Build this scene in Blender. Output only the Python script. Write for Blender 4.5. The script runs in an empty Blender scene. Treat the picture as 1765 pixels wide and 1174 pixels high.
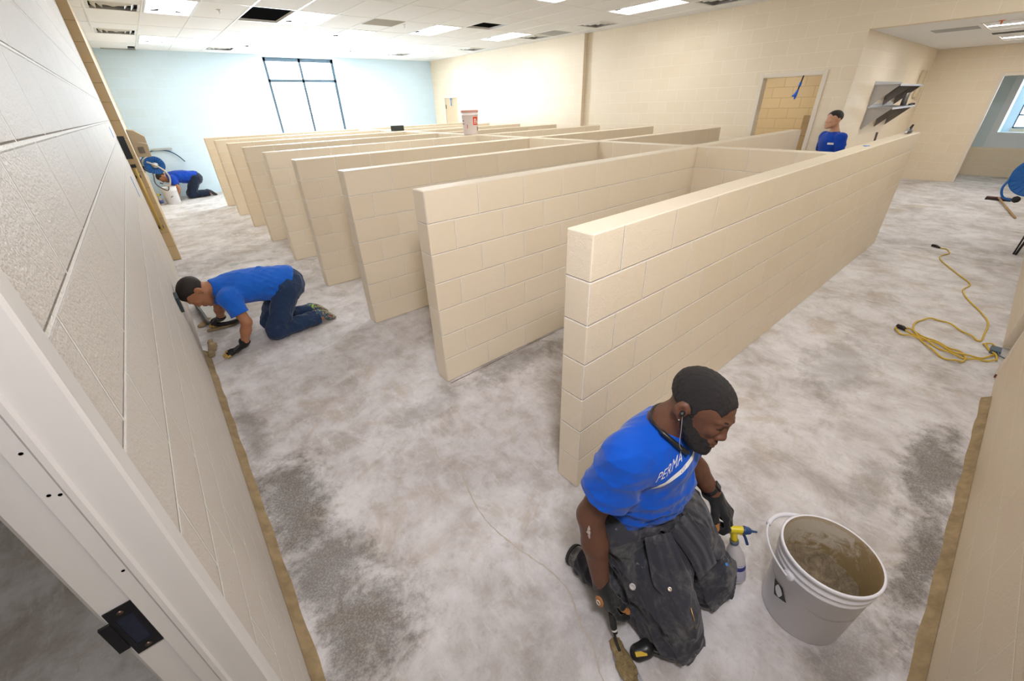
import bpy, bmesh, math, random
import numpy as np
from mathutils import Vector, Matrix
from mathutils.bvhtree import BVHTree
random.seed(7)
S = bpy.context.scene
COL = S.collection

# ------------------------------------------------------------------ camera
CAMROWS = ((0.761111, -0.648021, -0.027909), (-0.331865, -0.352089, -0.875156), (0.557293, 0.675353, -0.483034))
cam_d = bpy.data.cameras.new('camera')
cam = bpy.data.objects.new('camera', cam_d)
COL.objects.link(cam)
cam_d.sensor_width = 36.0
cam_d.sensor_fit = 'HORIZONTAL'
cam_d.lens = 695.636 / 1765 * 36
cam_d.shift_x = -1.83 / 1765
cam_d.shift_y = -23.07 / 1765
cam_d.clip_start = 0.02
cam_d.clip_end = 200
r, d, f = [Vector(v) for v in CAMROWS]
m = Matrix((r, -d, -f)).transposed().to_4x4()
m.translation = Vector((-1.21506, -0.96941, 1.86693))
cam.matrix_world = m
S.camera = cam

# ------------------------------------------------------------------ world / light
w = bpy.data.worlds.new('sky')
S.world = w
w.use_nodes = True
bg = w.node_tree.nodes['Background']
bg.inputs[0].default_value = (0.72, 0.86, 1.0, 1)
bg.inputs[1].default_value = 5.0
S.view_settings.view_transform = 'Standard'
S.view_settings.look = 'None'
S.view_settings.gamma = 1
S.view_settings.use_curve_mapping = False
S.view_settings.exposure = 0.45
LAMP = 4.0         # troffer tubes
FILL_LIGHT = 27
WINDOW_LIGHT = 480 # daylight through the far window

def area_light(name, loc, rot, sx, sy, power, col):
    l = bpy.data.lights.new(name, 'AREA')
    l.shape = 'RECTANGLE'; l.size = sx; l.size_y = sy; l.energy = power; l.color = col
    o = bpy.data.objects.new(name, l); COL.objects.link(o)
    o.location = loc; o.rotation_euler = rot
    return o
# daylight standing outside the far window and the side window, shining in
area_light('daylight', (2.95, 13.6, 2.3), (math.radians(-90), 0, 0), 2.1, 2.3, WINDOW_LIGHT, (0.78, 0.9, 1.0))
area_light('daylight', (15.95, -.95, 1.6), (0, math.radians(90), 0), 1.1, 1.1, 4, (0.8, 0.92, 1.0))

# unseen fill light added behind the viewpoint to brighten the near end
wl = area_light('added_fill_light', (-1.13, -1.22, 2.95), Vector((.62, .70, -.52)).to_track_quat('-Z', 'Y').to_euler(), .4, .4, FILL_LIGHT, (.99, .97, 1.03))
wl.data.spread = math.radians(132)

# ------------------------------------------------------------------ materials
MATS = {}
def mat(name, col=(.8, .8, .8), rough=.6, metal=0.0, spec=.5, emit=None, estr=0, alpha=1, trans=0):
    if name in MATS: return MATS[name]
    m = bpy.data.materials.new(name); m.use_nodes = True
    b = m.node_tree.nodes['Principled BSDF']
    b.inputs['Base Color'].default_value = (*col, 1)
    b.inputs['Roughness'].default_value = rough
    b.inputs['Metallic'].default_value = metal
    b.inputs['Specular IOR Level'].default_value = spec
    if emit:
        b.inputs['Emission Color'].default_value = (*emit, 1)
        b.inputs['Emission Strength'].default_value = estr
    if trans: b.inputs['Transmission Weight'].default_value = trans
    if alpha < 1: b.inputs['Alpha'].default_value = alpha
    MATS[name] = m
    return m
class NT:
    def __init__(s, m): s.t = m.node_tree; s.n = s.t.nodes; s.l = s.t.links; s.b = s.n['Principled BSDF']
    def add(s, typ, ins=None, **kw):
        n = s.n.new(typ)
        for k, v in kw.items(): setattr(n, k, v)
        for k, v in (ins or {}).items():
            if hasattr(v, 'is_output') or isinstance(v, bpy.types.NodeSocket): s.l.new(v, n.inputs[k])
            else: n.inputs[k].default_value = v
        return n
    def math(s, op, a, b=None, c=None):
        n = s.n.new('ShaderNodeMath'); n.operation = op
        for i, v in enumerate((a, b, c)):
            if v is None: continue
            if isinstance(v, bpy.types.NodeSocket): s.l.new(v, n.inputs[i])
            else: n.inputs[i].default_value = v
        return n.outputs[0]
    def mix(s, fac, a, b, bt='MIX'):
        n = s.n.new('ShaderNodeMix'); n.data_type = 'RGBA'; n.blend_type = bt
        for i, v in ((0, fac), (6, a), (7, b)):
            if isinstance(v, bpy.types.NodeSocket): s.l.new(v, n.inputs[i])
            elif i == 0: n.inputs[0].default_value = v
            else: n.inputs[i].default_value = (*v, 1)
        return n.outputs[2]
    def ramp(s, fac, stops):
        n = s.n.new('ShaderNodeValToRGB'); s.l.new(fac, n.inputs[0])
        e = n.color_ramp.elements
        while len(e) < len(stops): e.new(.5)
        for i, (p, c) in enumerate(stops):
            e[i].position = p; e[i].color = (*c, 1) if len(c) == 3 else c
        return n.outputs[0]
    def noise(s, vec, scale, detail=4, rough=.5, dist=0):
        n = s.add('ShaderNodeTexNoise', {'Vector': vec, 'Scale': scale, 'Detail': detail, 'Roughness': rough, 'Distortion': dist})
        return n.outputs['Fac']
    def bump(s, h, strength=.3, dist=.01, prev=None):
        n = s.add('ShaderNodeBump', {'Height': h, 'Strength': strength, 'Distance': dist})
        if prev: s.l.new(prev, n.inputs['Normal'])
        return n.outputs[0]
    def set(s, name, sock): s.l.new(sock, s.b.inputs[name])

def sm(nt, x, lo, hi):
    n = nt.add('ShaderNodeMapRange', {'Value': x, 'From Min': lo, 'From Max': hi}, interpolation_type='SMOOTHSTEP')
    return n.outputs[0]

def block_mat(name, col, mortar, texture=1.0, offx=0.0, rough=.42, msize=.0055, jd=.85, jdist=.005):
    m = mat(name, col, rough); nt = NT(m)
    tc = nt.add('ShaderNodeTexCoord').outputs['Object']
    geo = nt.add('ShaderNodeNewGeometry').outputs['Normal']
    sp = nt.add('ShaderNodeSeparateXYZ', {0: tc}); sn = nt.add('ShaderNodeSeparateXYZ', {0: geo})
    isY = nt.math('GREATER_THAN', nt.math('ABSOLUTE', sn.outputs[1]), .5)
    isZ = nt.math('GREATER_THAN', nt.math('ABSOLUTE', sn.outputs[2]), .5)
    u = nt.math('ADD', nt.math('MULTIPLY', sp.outputs[0], isY), nt.math('MULTIPLY', nt.math('ADD', sp.outputs[1], .03), nt.math('SUBTRACT', 1.0, isY)))
    u = nt.math('ADD', u, offx + 406.4 * .1)
    vec = nt.add('ShaderNodeCombineXYZ', {0: u, 1: nt.math('ADD', sp.outputs[2], .0005)}).outputs[0]
    bn = nt.add('ShaderNodeTexBrick', {'Vector': vec, 'Scale': 1.0, 'Mortar Size': msize, 'Mortar Smooth': .6, 'Brick Width': .4064, 'Row Height': .2032, 'Bias': 0.0})
    bn.offset = .5; bn.offset_frequency = 2; bn.squash = 1.0
    bn.inputs['Color1'].default_value = (*col, 1)
    bn.inputs['Color2'].default_value = (*[c * k for c, k in zip(col, (.975, .96, .94))], 1)
    bn.inputs['Mortar'].default_value = (*mortar, 1)  # cream walls get paler joints, putting caught light into the colour
    fac = nt.math('MULTIPLY', bn.outputs['Fac'], nt.math('SUBTRACT', 1.0, isZ))
    big = nt.noise(tc, 1.1, 3)
    c1 = nt.mix(isZ, bn.outputs['Color'], col)
    c2 = nt.mix(nt.math('MULTIPLY', big, .22), c1, tuple(c * k for c, k in zip(col, (.9, .84, .74))))
    nt.set('Base Color', c2)
    n1 = nt.noise(tc, 130, 3, .6); n2 = nt.noise(tc, 34, 3)
    b1 = nt.bump(nt.math('ADD', n1, nt.math('MULTIPLY', n2, .8)), .55 * texture, .0022)
    b2 = nt.bump(nt.math('SUBTRACT', 1.0, fac), jd, jdist, b1)
    nt.set('Normal', b2)
    return m
CREAM = (.85, .742, .575)
M_part = block_mat('cream_block_paint', CREAM, (.96, .90, .79), 1.0, 0.2032)
M_near = block_mat('cream_near_block_paint', CREAM, (.96, .90, .80), 2.0, 0.0, msize=.006, jd=.95, jdist=.006)
M_wall = block_mat('cream_wall_paint', CREAM, (.92, .84, .70), 1.0, .1, msize=.0045, jd=.45, jdist=.003)
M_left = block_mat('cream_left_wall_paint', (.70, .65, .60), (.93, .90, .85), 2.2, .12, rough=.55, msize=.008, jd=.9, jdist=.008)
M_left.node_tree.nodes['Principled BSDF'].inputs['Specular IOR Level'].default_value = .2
M_far = block_mat('pale_blue_block_paint', (.62, .79, .92), (.66, .82, .94), .8, jd=.2, jdist=.002)
M_tan = block_mat('tan_block_paint', (.62, .46, .25), (.5, .36, .18), .6)
M_frame = mat('cream_frame_paint', (.78, .755, .73), .4)

def floor_mat():
    m = mat('concrete', (.5, .48, .45), .7); nt = NT(m)
    tc = nt.add('ShaderNodeTexCoord').outputs['Object']
    sp = nt.add('ShaderNodeSeparateXYZ', {0: tc})
    n1 = nt.noise(tc, 1.15, 9, .62, .6)
    n2 = nt.noise(tc, 4.5, 8, .68, .4)
    n3 = nt.noise(tc, 19, 8, .75)
    n4 = nt.noise(tc, 110, 4, .8)
    st = nt.add('ShaderNodeMapping', {'Vector': tc, 'Scale': (3.2, 1.0, 1), 'Rotation': (0, 0, .5)}).outputs[0]
    n5 = nt.noise(st, 3.3, 8, .7, .3)
    base = nt.ramp(nt.math('ADD', nt.math('MULTIPLY', n1, .5), nt.math('MULTIPLY', n2, .5)),
                   [(.33, (.34, .30, .265)), (.43, (.50, .46, .435)), (.50, (.63, .60, .595)), (.60, (.78, .76, .765))])
    base = nt.mix(nt.math('MULTIPLY', sm(nt, n5, .5, .68), .5), base, (.76, .74, .745))
    base = nt.mix(nt.math('MULTIPLY', sm(nt, n3, .52, .7), .3), base, (.26, .225, .185))
    warm = nt.noise(tc, 2.1, 6, .7, .8)
    base = nt.mix(nt.math('MULTIPLY', sm(nt, warm, .52, .68), .55), base, (.47, .385, .29))
    n6 = nt.noise(st, 9, 9, .75, .6); base = nt.mix(nt.math('MULTIPLY', sm(nt, n6, .53, .66), .35), base, (.82, .80, .80))
    n7 = nt.noise(tc, 46, 6, .8); base = nt.mix(nt.math('MULTIPLY', sm(nt, n7, .58, .70), .28), base, (.36, .32, .27))
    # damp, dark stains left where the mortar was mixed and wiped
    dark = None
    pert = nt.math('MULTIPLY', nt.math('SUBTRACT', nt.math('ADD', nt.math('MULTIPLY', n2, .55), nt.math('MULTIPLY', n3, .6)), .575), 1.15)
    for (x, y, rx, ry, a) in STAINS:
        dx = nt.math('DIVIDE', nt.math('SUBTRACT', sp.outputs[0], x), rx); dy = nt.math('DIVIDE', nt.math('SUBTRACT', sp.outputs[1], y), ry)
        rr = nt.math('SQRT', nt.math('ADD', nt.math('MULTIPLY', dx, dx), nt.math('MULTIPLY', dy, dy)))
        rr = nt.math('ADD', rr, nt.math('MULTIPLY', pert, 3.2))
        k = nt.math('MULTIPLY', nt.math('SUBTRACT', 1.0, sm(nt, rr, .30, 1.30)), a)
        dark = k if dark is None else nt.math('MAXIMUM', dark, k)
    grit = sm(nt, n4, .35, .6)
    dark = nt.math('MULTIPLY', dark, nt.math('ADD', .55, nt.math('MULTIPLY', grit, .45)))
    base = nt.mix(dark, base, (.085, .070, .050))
    base = nt.mix(nt.math('MULTIPLY', sm(nt, n4, .5, .8), .18), base, (.82, .80, .80))
    nt.set('Base Color', base)
    nt.set('Roughness', nt.math('ADD', .5, nt.math('MULTIPLY', n2, .35)))
    nt.set('Normal', nt.bump(nt.math('ADD', n4, nt.math('MULTIPLY', n3, 1.2)), .3, .002))
    return m
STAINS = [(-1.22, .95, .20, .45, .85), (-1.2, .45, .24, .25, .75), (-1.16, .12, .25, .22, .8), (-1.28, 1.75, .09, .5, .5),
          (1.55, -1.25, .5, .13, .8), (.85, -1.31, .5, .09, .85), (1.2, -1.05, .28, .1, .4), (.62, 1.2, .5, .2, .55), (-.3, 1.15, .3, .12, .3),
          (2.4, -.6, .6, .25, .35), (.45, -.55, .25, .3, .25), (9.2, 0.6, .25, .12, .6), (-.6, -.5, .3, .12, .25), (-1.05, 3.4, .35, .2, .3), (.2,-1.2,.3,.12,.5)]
M_floor = floor_mat()
M_dfloor = None

# ------------------------------------------------------------------ mesh helpers
class MB:
    """collects shapes into one bmesh"""
    def __init__(s): s.v = []; s.f = []; s.mi = []; s.smooth = []
    def raw(s, verts, faces, mi=0, smooth=False):
        o = len(s.v); s.v += [tuple(v) for v in verts]
        for q in faces: s.f.append([i + o for i in q]); s.mi.append(mi); s.smooth.append(smooth)
        return s
    def box(s, x0, x1, y0, y1, z0, z1, mi=0):
        v = [(x0, y0, z0), (x1, y0, z0), (x1, y1, z0), (x0, y1, z0), (x0, y0, z1), (x1, y0, z1), (x1, y1, z1), (x0, y1, z1)]
        return s.raw(v, [(0, 3, 2, 1), (4, 5, 6, 7), (0, 1, 5, 4), (1, 2, 6, 5), (2, 3, 7, 6), (3, 0, 4, 7)], mi)
    def obox(s, M, x0, x1, y0, y1, z0, z1, mi=0):
        n = len(s.v); s.box(x0, x1, y0, y1, z0, z1, mi)
        for i in range(n, len(s.v)): s.v[i] = tuple(M @ Vector(s.v[i]))
        return s
    def lathe(s, prof, c=(0, 0, 0), n=32, mi=0, M=None, closed=False, smooth=True, caps=True):
        o = []; P = len(prof)
        for r_, z in prof:
            for k in range(n):
                a = 2 * math.pi * k / n
                p = Vector((r_ * math.cos(a), r_ * math.sin(a), z))
                if M is not None: p = M @ p
                o.append(p + Vector(c))
        fs = []
        for i in range(P - 1 + (1 if closed else 0)):
            j = (i + 1) % P
            for k in range(n):
                k2 = (k + 1) % n
                fs.append((i * n + k, i * n + k2, j * n + k2, j * n + k))
        if not closed and caps:
            if prof[0][0] > 1e-6: fs.append(tuple(range(n - 1, -1, -1)))
            if prof[-1][0] > 1e-6: fs.append(tuple((P - 1) * n + k for k in range(n)))
        return s.raw(o, fs, mi, smooth)
    def tube(s, pts, r_, n=8, mi=0, closed=False, smooth=True):
        pts = [Vector(p) for p in pts]; N = len(pts)
        rs = r_ if isinstance(r_, (list, tuple)) else [r_] * N
        o = []; up = None
        for i, p in enumerate(pts):
            t = (pts[(i + 1) % N] - pts[i - 1]) if closed else (pts[min(i + 1, N - 1)] - pts[max(i - 1, 0)])
            if t.length < 1e-9: t = Vector((0, 0, 1))
            t.normalize()
            if up is None:
                up = Vector((0, 0, 1)) if abs(t.z) < .9 else Vector((1, 0, 0))
            a = t.cross(up).normalized(); up = a.cross(t).normalized()
            for k in range(n):
                th = 2 * math.pi * k / n
                o.append(p + (a * math.cos(th) + up * math.sin(th)) * rs[i])
        fs = []
        for i in range(N if closed else N - 1):
            j = (i + 1) % N
            for k in range(n):
                k2 = (k + 1) % n
                fs.append((i * n + k, i * n + k2, j * n + k2, j * n + k))
        if not closed:
            fs.append(tuple(range(n - 1, -1, -1))); fs.append(tuple((N - 1) * n + k for k in range(n)))
        return s.raw(o, fs, mi, smooth)
    def build(s, name, mats, parent=None, bevel=0, seg=2, origin=None, autosmooth=False):
        me = bpy.data.meshes.new(name)
        v = s.v
        if origin: v = [(a - origin[0], b - origin[1], c - origin[2]) for a, b, c in v]
        me.from_pydata(v, [], s.f); me.update()
        bm = bmesh.new(); bm.from_mesh(me); bmesh.ops.recalc_face_normals(bm, faces=bm.faces); bm.to_mesh(me); bm.free()
        for m in (mats if isinstance(mats, (list, tuple)) else [mats]): me.materials.append(m)
        for p, mi, smo in zip(me.polygons, s.mi, s.smooth): p.material_index = mi; p.use_smooth = smo
        o = bpy.data.objects.new(name, me); COL.objects.link(o)
        if origin: o.location = origin
        if parent: attach(o, parent)
        if bevel:
            b = o.modifiers.new('bevel', 'BEVEL'); b.width = bevel; b.segments = seg; b.limit_method = 'ANGLE'; b.angle_limit = .6
        return o
def attach(o, parent):
    o.parent = parent
    o.matrix_parent_inverse = Matrix.Translation(parent.location).inverted() if parent.rotation_euler.to_quaternion().angle < 1e-6 else parent.matrix_basis.inverted()
def tag(o, label=None, cat=None, group=None, kind=None):
    if label: o['label'] = label
    if cat: o['category'] = cat
    if group: o['group'] = group
    if kind: o['kind'] = kind
    return o
def thing(name, loc, label, cat, group=None):
    o = bpy.data.objects.new(name, None); COL.objects.link(o); o.location = loc; o.empty_display_size = .1
    return tag(o, label, cat, group)
def struct(o): o['kind'] = 'structure'; return o
def catmull(P, n=6, closed=False):
    P = [Vector(p) for p in P]; out = []; N = len(P)
    for i in range(N if closed else N - 1):
        p0 = P[(i - 1) % N] if closed or i > 0 else P[0]; p1 = P[i]; p2 = P[(i + 1) % N]; p3 = P[(i + 2) % N] if closed or i + 2 < N else P[-1]
        for k in range(n):
            t = k / n
            out.append(.5 * ((2 * p1) + (p2 - p0) * t + (2 * p0 - 5 * p1 + 4 * p2 - p3) * t * t + (3 * p1 - p0 - 3 * p2 + p3) * t ** 3))
    if not closed: out.append(P[-1])
    return out

# ------------------------------------------------------------------ the room
XL = -1.385; XL2 = -1.285; YR = -1.395; YF = 13.0; XB = 7.2; XB2 = 7.1; ZC = 3.2; YS = 6.3; YA = 1.1; ZA = 2.66; XE = 12.9; XW = 14.4
def wallbox(name, boxes, m, bevel=0):
    b = MB()
    for q in boxes: b.box(*q)
    return struct(b.build(name, m, bevel=bevel))
wallbox('floor', [(-4.2, 15.6, -2.6, 13.2, -.12, 0)], M_floor)
# left wall: door opening from y -1.25 to -0.34, joint step at y 6.55
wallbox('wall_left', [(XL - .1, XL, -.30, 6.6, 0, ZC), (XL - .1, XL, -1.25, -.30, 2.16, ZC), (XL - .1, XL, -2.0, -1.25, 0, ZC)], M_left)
wallbox('wall_left_far', [(XL - .1, XL2, 6.6, YF, 0, ZC)], M_tan)
# right wall (runs the same way as the partitions), door recess between x 3.02 and 3.66
wallbox('wall_right', [(XL - .1, 3.02, YR - .2, YR, 0, ZC), (3.66, 15.2, YR - .2, YR, 0, ZC), (3.02, 3.66, YR - .2, YR, 2.16, ZC)], M_wall)
wallbox('wall_far', [(XL - .1, 2.03, YF, YF + .2, 0, ZC + .3), (3.88, XB2 + .2, YF, YF + .2, 0, ZC + .3), (2.03, 3.88, YF, YF + .2, 0, .9), (2.03, 3.88, YF, YF + .2, 3.15, ZC + .3), (XL - .1, XB + .3, YF, YF + .2, ZC + .3, ZC + .95)], M_far)
wallbox('wall_back_far', [(XB2, XB2 + .25, YS, 11.52, 0, ZC), (XB2, XB2 + .25, 12.35, YF, 0, ZC), (XB2, XB2 + .25, 11.52, 12.35, 2.14, ZC)], M_wall)
wallbox('wall_back', [(XB, XB + .15, 2.38, YS, 0, ZC), (XB, XB + .15, YA, 1.5, 0, ZC), (XB, XB + .15, 1.5, 2.38, 2.13, ZC), (XB, XB + .15, YR, YA, ZA, ZC)], M_wall)
wallbox('wall_alcove', [(XB + .15, XE + .15, YA, YA + .15, 0, ZA)], M_wall)
wallbox('wall_end', [(XE, XE + .15, -.03, YA, 0, ZA), (XE, XE + .15, -1.1, -.03, 2.1, ZA), (XE, XE + .15, YR, -1.1, 0, ZA)], M_wall)
wallbox('wall_passage', [(XW, XW + .15, YR, .6, 0, .64), (XE + .15, XW + .7, .3, .45, 0, ZA)], M_wall)
# room beyond the back door and room beyond the left door
wallbox('wall_storage', [(10.0, 10.15, YA + .15, 7.0, 0, ZA), (XB + .15, 10.15, 7.0, 7.15, 0, ZA)], M_tan)
wallbox('wall_side_room', [(-4.2, -4.05, -2.6, 7, 0, ZC), (-4.2, XL - .1, 7, 7.15, 0, ZC), (-4.2, XL - .1, -2.6, -2.45, 0, ZC), (XL - .1, XL, -2.6, -2.0, 0, ZC)], M_wall)
struct(MB().box(XL - .1, XL, -2.0, -1.25, 0, 0.01).build('trim_5', M_wall))

# ceiling: lay-in tiles, 2 ft x 4 ft, cells left open for lights, vents and missing tiles
M_tile = mat('ceiling_tile', (.90, .90, .90), .9); nt = NT(M_tile)
_tc = nt.add('ShaderNodeTexCoord').outputs['Object']
nt.set('Normal', nt.bump(nt.noise(_tc, 90, 5, .8), .4, .002))
M_grid = mat('ceiling_grid_paint', (.88, .88, .87), .4)
M_white = mat('white_enamel', (.85, .85, .84), .35)
M_black = mat('black_void', (.012, .011, .01), .9)  # near-black puts the darkness above the open ceiling cells into the colour
GX = lambda i: -1.15 + .61 * i
GY = lambda j: 6.95 + 1.22 * j
LIGHTS = [(i, j) for j in (-3, 0, 3) for i in (1, 4, 8, 11)] + [(6, 1)]
HALF = {}   # half cells (2x2): key (i, j, upper)
VENTS = [(0, 0, 1), (0, 2, 1), (3, 4, 0), (12, 0, 0), (12, -2, 1), (12, 2, 0), (10, 3, 1), (12, -4, 1)]
OPEN = {(9, -1, 1), (3, 0, 0), (3, 0, 1)}
PANEL = {(6, 0, 0): 'brown', (12, -1, 1): 'grey'}
tiles = MB(); grid = MB()
x0r, x1r = XL, XB
for i in range(-1, 14):
    for j in range(-7, 6):
        xa, xb = max(GX(i), x0r), min(GX(i + 1), x1r)
        if xb - xa < .02: continue
        for h in (0, 1):
            ya = max(GY(j) + .61 * h, YR); yb = min(GY(j) + .61 * (h + 1), YF)
            if yb - ya < .02: continue
            k = (i, j, h)
            if (i, j) in LIGHTS or k in VENTS or k in OPEN or k in PANEL: continue
            if -.95 < ya + .3 < -.3 and i in (3, 4, 7, 8, 10, 11): continue
            if (i, j) == (0, 4) and h == 1: xb -= .14
            tiles.box(xa, xb, ya, yb, ZC, ZC + .015)
tiles_o = struct(tiles.build('ceiling', M_tile))
for i in range(0, 14):
    x = GX(i)
    grid.box(x - .012, x + .012, YR, YF, ZC - .004, ZC + .03)
halfrows = set((j, 1) for j in range(-7, 5))
for j in range(-7, 6):
    y = GY(j)
    if YR < y < YF: grid.box(x0r, x1r, y - .010, y + .010, ZC - .003, ZC + .03)
for (i, j, h) in VENTS + list(PANEL) + [(9, -1, 1)]:
    y = GY(j) + .61
    grid.box(GX(i), GX(i + 1), y - .010, y + .010, ZC - .003, ZC + .03)
struct(grid.build('trim_1', M_grid))
struct(MB().box(x0r, XB + .2, YR, YF + .1, ZC + .9, ZC + .95).build('ceiling_deck', M_black))
struct(MB().box(XB + .15, 15.4, YR, YA + .0, ZA, ZA + .03).build('ceiling_alcove', M_tile))
struct(MB().box(XB + .15, 10.2, YA + .15, 7.2, ZA, ZA + .03).build('ceiling_storage', M_tile))
struct(MB().box(-4.2, XL - .1, -2.6, 7.2, ZC, ZC + .03).build('ceiling_side_room', M_tile))
wallbox('wall_plenum', [(XL - .1, XL, YR - .2, YF, ZC + .0, ZC + .9), (XB + .15, XB + .25, YR, YF, ZC + .0, ZC + .9), (XL, XB + .2, YR - .2, YR, ZC + .0, ZC + .9), (XL, XB + .15, YF - .03, YF - .005, ZC + .03, ZC + .9)], M_black)

# ceiling fittings
M_tube = mat('lit_lens', (.9, .9, .9), .5, emit=(1.0, .97, .92), estr=LAMP * 3.2)
M_tray = mat('lit_tray', (.9, .9, .9), .4, emit=(.975, .985, .99), estr=LAMP * .9)
cell_names = {(1, 0): 'front left light, nearest the left wall beside the big square vent', (1, 3): 'far left light close to the pale blue wall',
              (4, 0): 'light directly right of the missing black tile', (8, 0): 'light left of the small black ceiling hole', (11, 0): 'light right of the small black ceiling hole',
              (11, -3): 'long bright light nearest the pilaster at top right', (8, -3): 'light cut by the top edge of the photo', (6, 1): 'light below and left of the brown tile',
              (4, 3): 'glaring light just in front of the far window', (8, 3): 'glaring light right of the far window', (11, 3): 'faint light above the far corner of the back wall',
              (1, -3): 'above the left aisle and outside the photo', (4, -3): 'above the nearest stalls and outside the photo'}
_lm = {}
def lit(k):
    if k not in _lm:
        _lm[k] = (mat('lit_lens_%g' % k, (.9, .9, .9), .5, emit=(.975, .985, .99), estr=LAMP * 3.2 * k), mat('lit_tray_%g' % k, (.9, .9, .9), .4, emit=(.98, .99, 1.0), estr=LAMP * .9 * k))
    return _lm[k]
def ceiling_light(cx, cy, z, w, l, label, group='lit recessed ceiling lights', k=1.0):
    M_tube, M_tray = lit(k)
    t = thing('ceiling_light', (cx, cy, z), label, 'ceiling light', group)
    b = MB(); e = .022
    b.box(cx - w / 2, cx + w / 2, cy - l / 2, cy - l / 2 + e, z - .006, z + .02).box(cx - w / 2, cx + w / 2, cy + l / 2 - e, cy + l / 2, z - .006, z + .02)
    b.box(cx - w / 2, cx - w / 2 + e, cy - l / 2 + e, cy + l / 2 - e, z - .006, z + .02).box(cx + w / 2 - e, cx + w / 2, cy - l / 2 + e, cy + l / 2 - e, z - .006, z + .02)
    b.build('frame', M_white, t)
    # curved tray
    b = MB(); n = 10; vs = []; fs = []
    for k in range(n + 1):
        u = -1 + 2 * k / n; x = cx + u * (w / 2 - e); zz = z + .006 + .05 * (1 - u * u)
        vs += [(x, cy - l / 2 + e, zz), (x, cy + l / 2 - e, zz)]
    for k in range(n): fs.append((2 * k, 2 * k + 1, 2 * k + 3, 2 * k + 2))
    b.raw(vs, fs, 0, True).build('tray', M_tray, t)
    vs = []; fs = []
    for k in range(9):
        u = -1 + 2 * k / 8; x = cx + u * .10; zz = z + .016 - .018 * (1 - u * u)
        vs += [(x, cy - l / 2 + e + .02, zz), (x, cy + l / 2 - e - .02, zz)]
    for k in range(8): fs.append((2 * k, 2 * k + 1, 2 * k + 3, 2 * k + 2))
    MB().raw(vs, fs, 0, True).build('lens', M_tube, t)
    return t
for (i, j) in LIGHTS:
    ceiling_light(GX(i) + .305, GY(j) + .61, ZC, .58, 1.19, 'white recessed ceiling light, ' + cell_names[(i, j)], k={(1, -3): .25, (1, 0): .7, (1, 3): .9, (4, -3): 1.5, (4, 0): 1.2, (8, -3): .9, (11, -3): .75, (11, 0): .85}.get((i, j), 1.0))
for i, lab in ((3, 'added unseen light above the kneeling man with the bucket'), (7, 'added unseen light above the middle of the right aisle'), (10, 'added unseen light above the end of the nearest partition')):
    ceiling_light(GX(i + 1), GY(-7) + .61 + .305, ZC, 1.19, .58, lab, k={3: .55, 7: 1.2, 10: .8}[i])  # row out of view, added to brighten the near partition faces
for cx, lab in ((8.68, 'recessed light in the low alcove ceiling, nearest the opening'), (11.2, 'recessed light in the low alcove ceiling, deeper of the two')):
    ceiling_light(cx, -.22, ZA - .002, 1.15, .6, lab, 'alcove ceiling lights', k=8.5)
vent_names = ['large square ceiling vent at top left beside the left wall', 'small square ceiling vent beyond the large top left one', 'flat ceiling vent between the far left light and the window',
              'square ceiling vent right of the light by the pilaster', 'square dark-cored ceiling vent in front of the pilaster', 'small ceiling vent high in the far right corner',
              'faint ceiling vent over the right part of the blue wall', 'square ceiling vent at the top edge above the doorway']
M_vent = mat('vent_enamel', (.78, .78, .76), .4)
M_vdark = mat('vent_throat', (.06, .06, .06), .8)
for (i, j, h), nm in zip(VENTS, vent_names):
    cx = GX(i) + .305; cy = GY(j) + .61 * h + .305
    t = thing('ceiling_vent', (cx, cy, ZC), nm, 'ceiling vent', 'square ceiling vents')
    b = MB()
    for q, (ro, ri, zo, zi) in enumerate(((.295, .255, .002, -.004), (.235, .185, .035, -.012), (.165, .115, .035, -.012), (.095, .0, .030, -.010))):
        vs = []; 
        for rr, z in ((ro, ZC + zo), (ri, ZC + zi)):
            vs += [(cx - rr, cy - rr, z), (cx + rr, cy - rr, z), (cx + rr, cy + rr, z), (cx - rr, cy + rr, z)]
        b.raw(vs, [(k, (k + 1) % 4, 4 + (k + 1) % 4, 4 + k) for k in range(4)] + ([(4, 5, 6, 7)] if ri < .01 else []))
    b.build('louver', M_vent, t)
    MB().box(cx - .28, cx + .28, cy - .28, cy + .28, ZC + .06, ZC + .07).build('throat', M_vdark, t)
for (i, j, h), kind in PANEL.items():
    o = MB().box(GX(i) + .01, GX(i + 1) - .01, GY(j) + .61 * h + .01, GY(j) + .61 * (h + 1) - .01, ZC - .002, ZC + .012).build('ceiling_panel' if kind == 'brown' else 'return_grille', mat('brown_tile' if kind == 'brown' else 'grey_grille', (.33, .28, .21) if kind == 'brown' else (.42, .42, .42), .8))
    tag(o, 'brown square tile in the white ceiling grid' if kind == 'brown' else 'grey perforated return air panel near the pilaster', 'ceiling panel')
# things seen in the holes
o = MB().box(GX(3) + .02, GX(3) + .36, GY(0) + .08, GY(0) + .7, ZC + .3, ZC + .5).build('air_duct', mat('duct_wrap', (.55, .53, .48), .7)); tag(o, 'pale wrapped duct visible through the missing ceiling tile', 'duct')
o = MB().box(GX(0), GX(1) - .0, 12.93, 12.97, ZC - .02, ZC + .002).build('slot_diffuser', mat('grey_slot', (.36, .37, .36), .6)); tag(o, 'grey slot strip along the blue wall at the ceiling edge', 'vent')
def sprinkler(x, y, z, lab, m=M_white):
    b = MB(); b.lathe([(.035, 0), (.035, -.004), (.012, -.008), (.010, -.03), (.004, -.034), (.004, -.05), (.018, -.051), (.018, -.054)], (x, y, z), 14)
    o = b.build('sprinkler', m, origin=(x, y, z)); tag(o, lab, 'sprinkler')
ceiling_light(-2.9, .5, ZC - .002, .6, 1.2, 'added unseen light in the side room beyond the near door', k=2.2)  # added out of view to lift the dark side room
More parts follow.
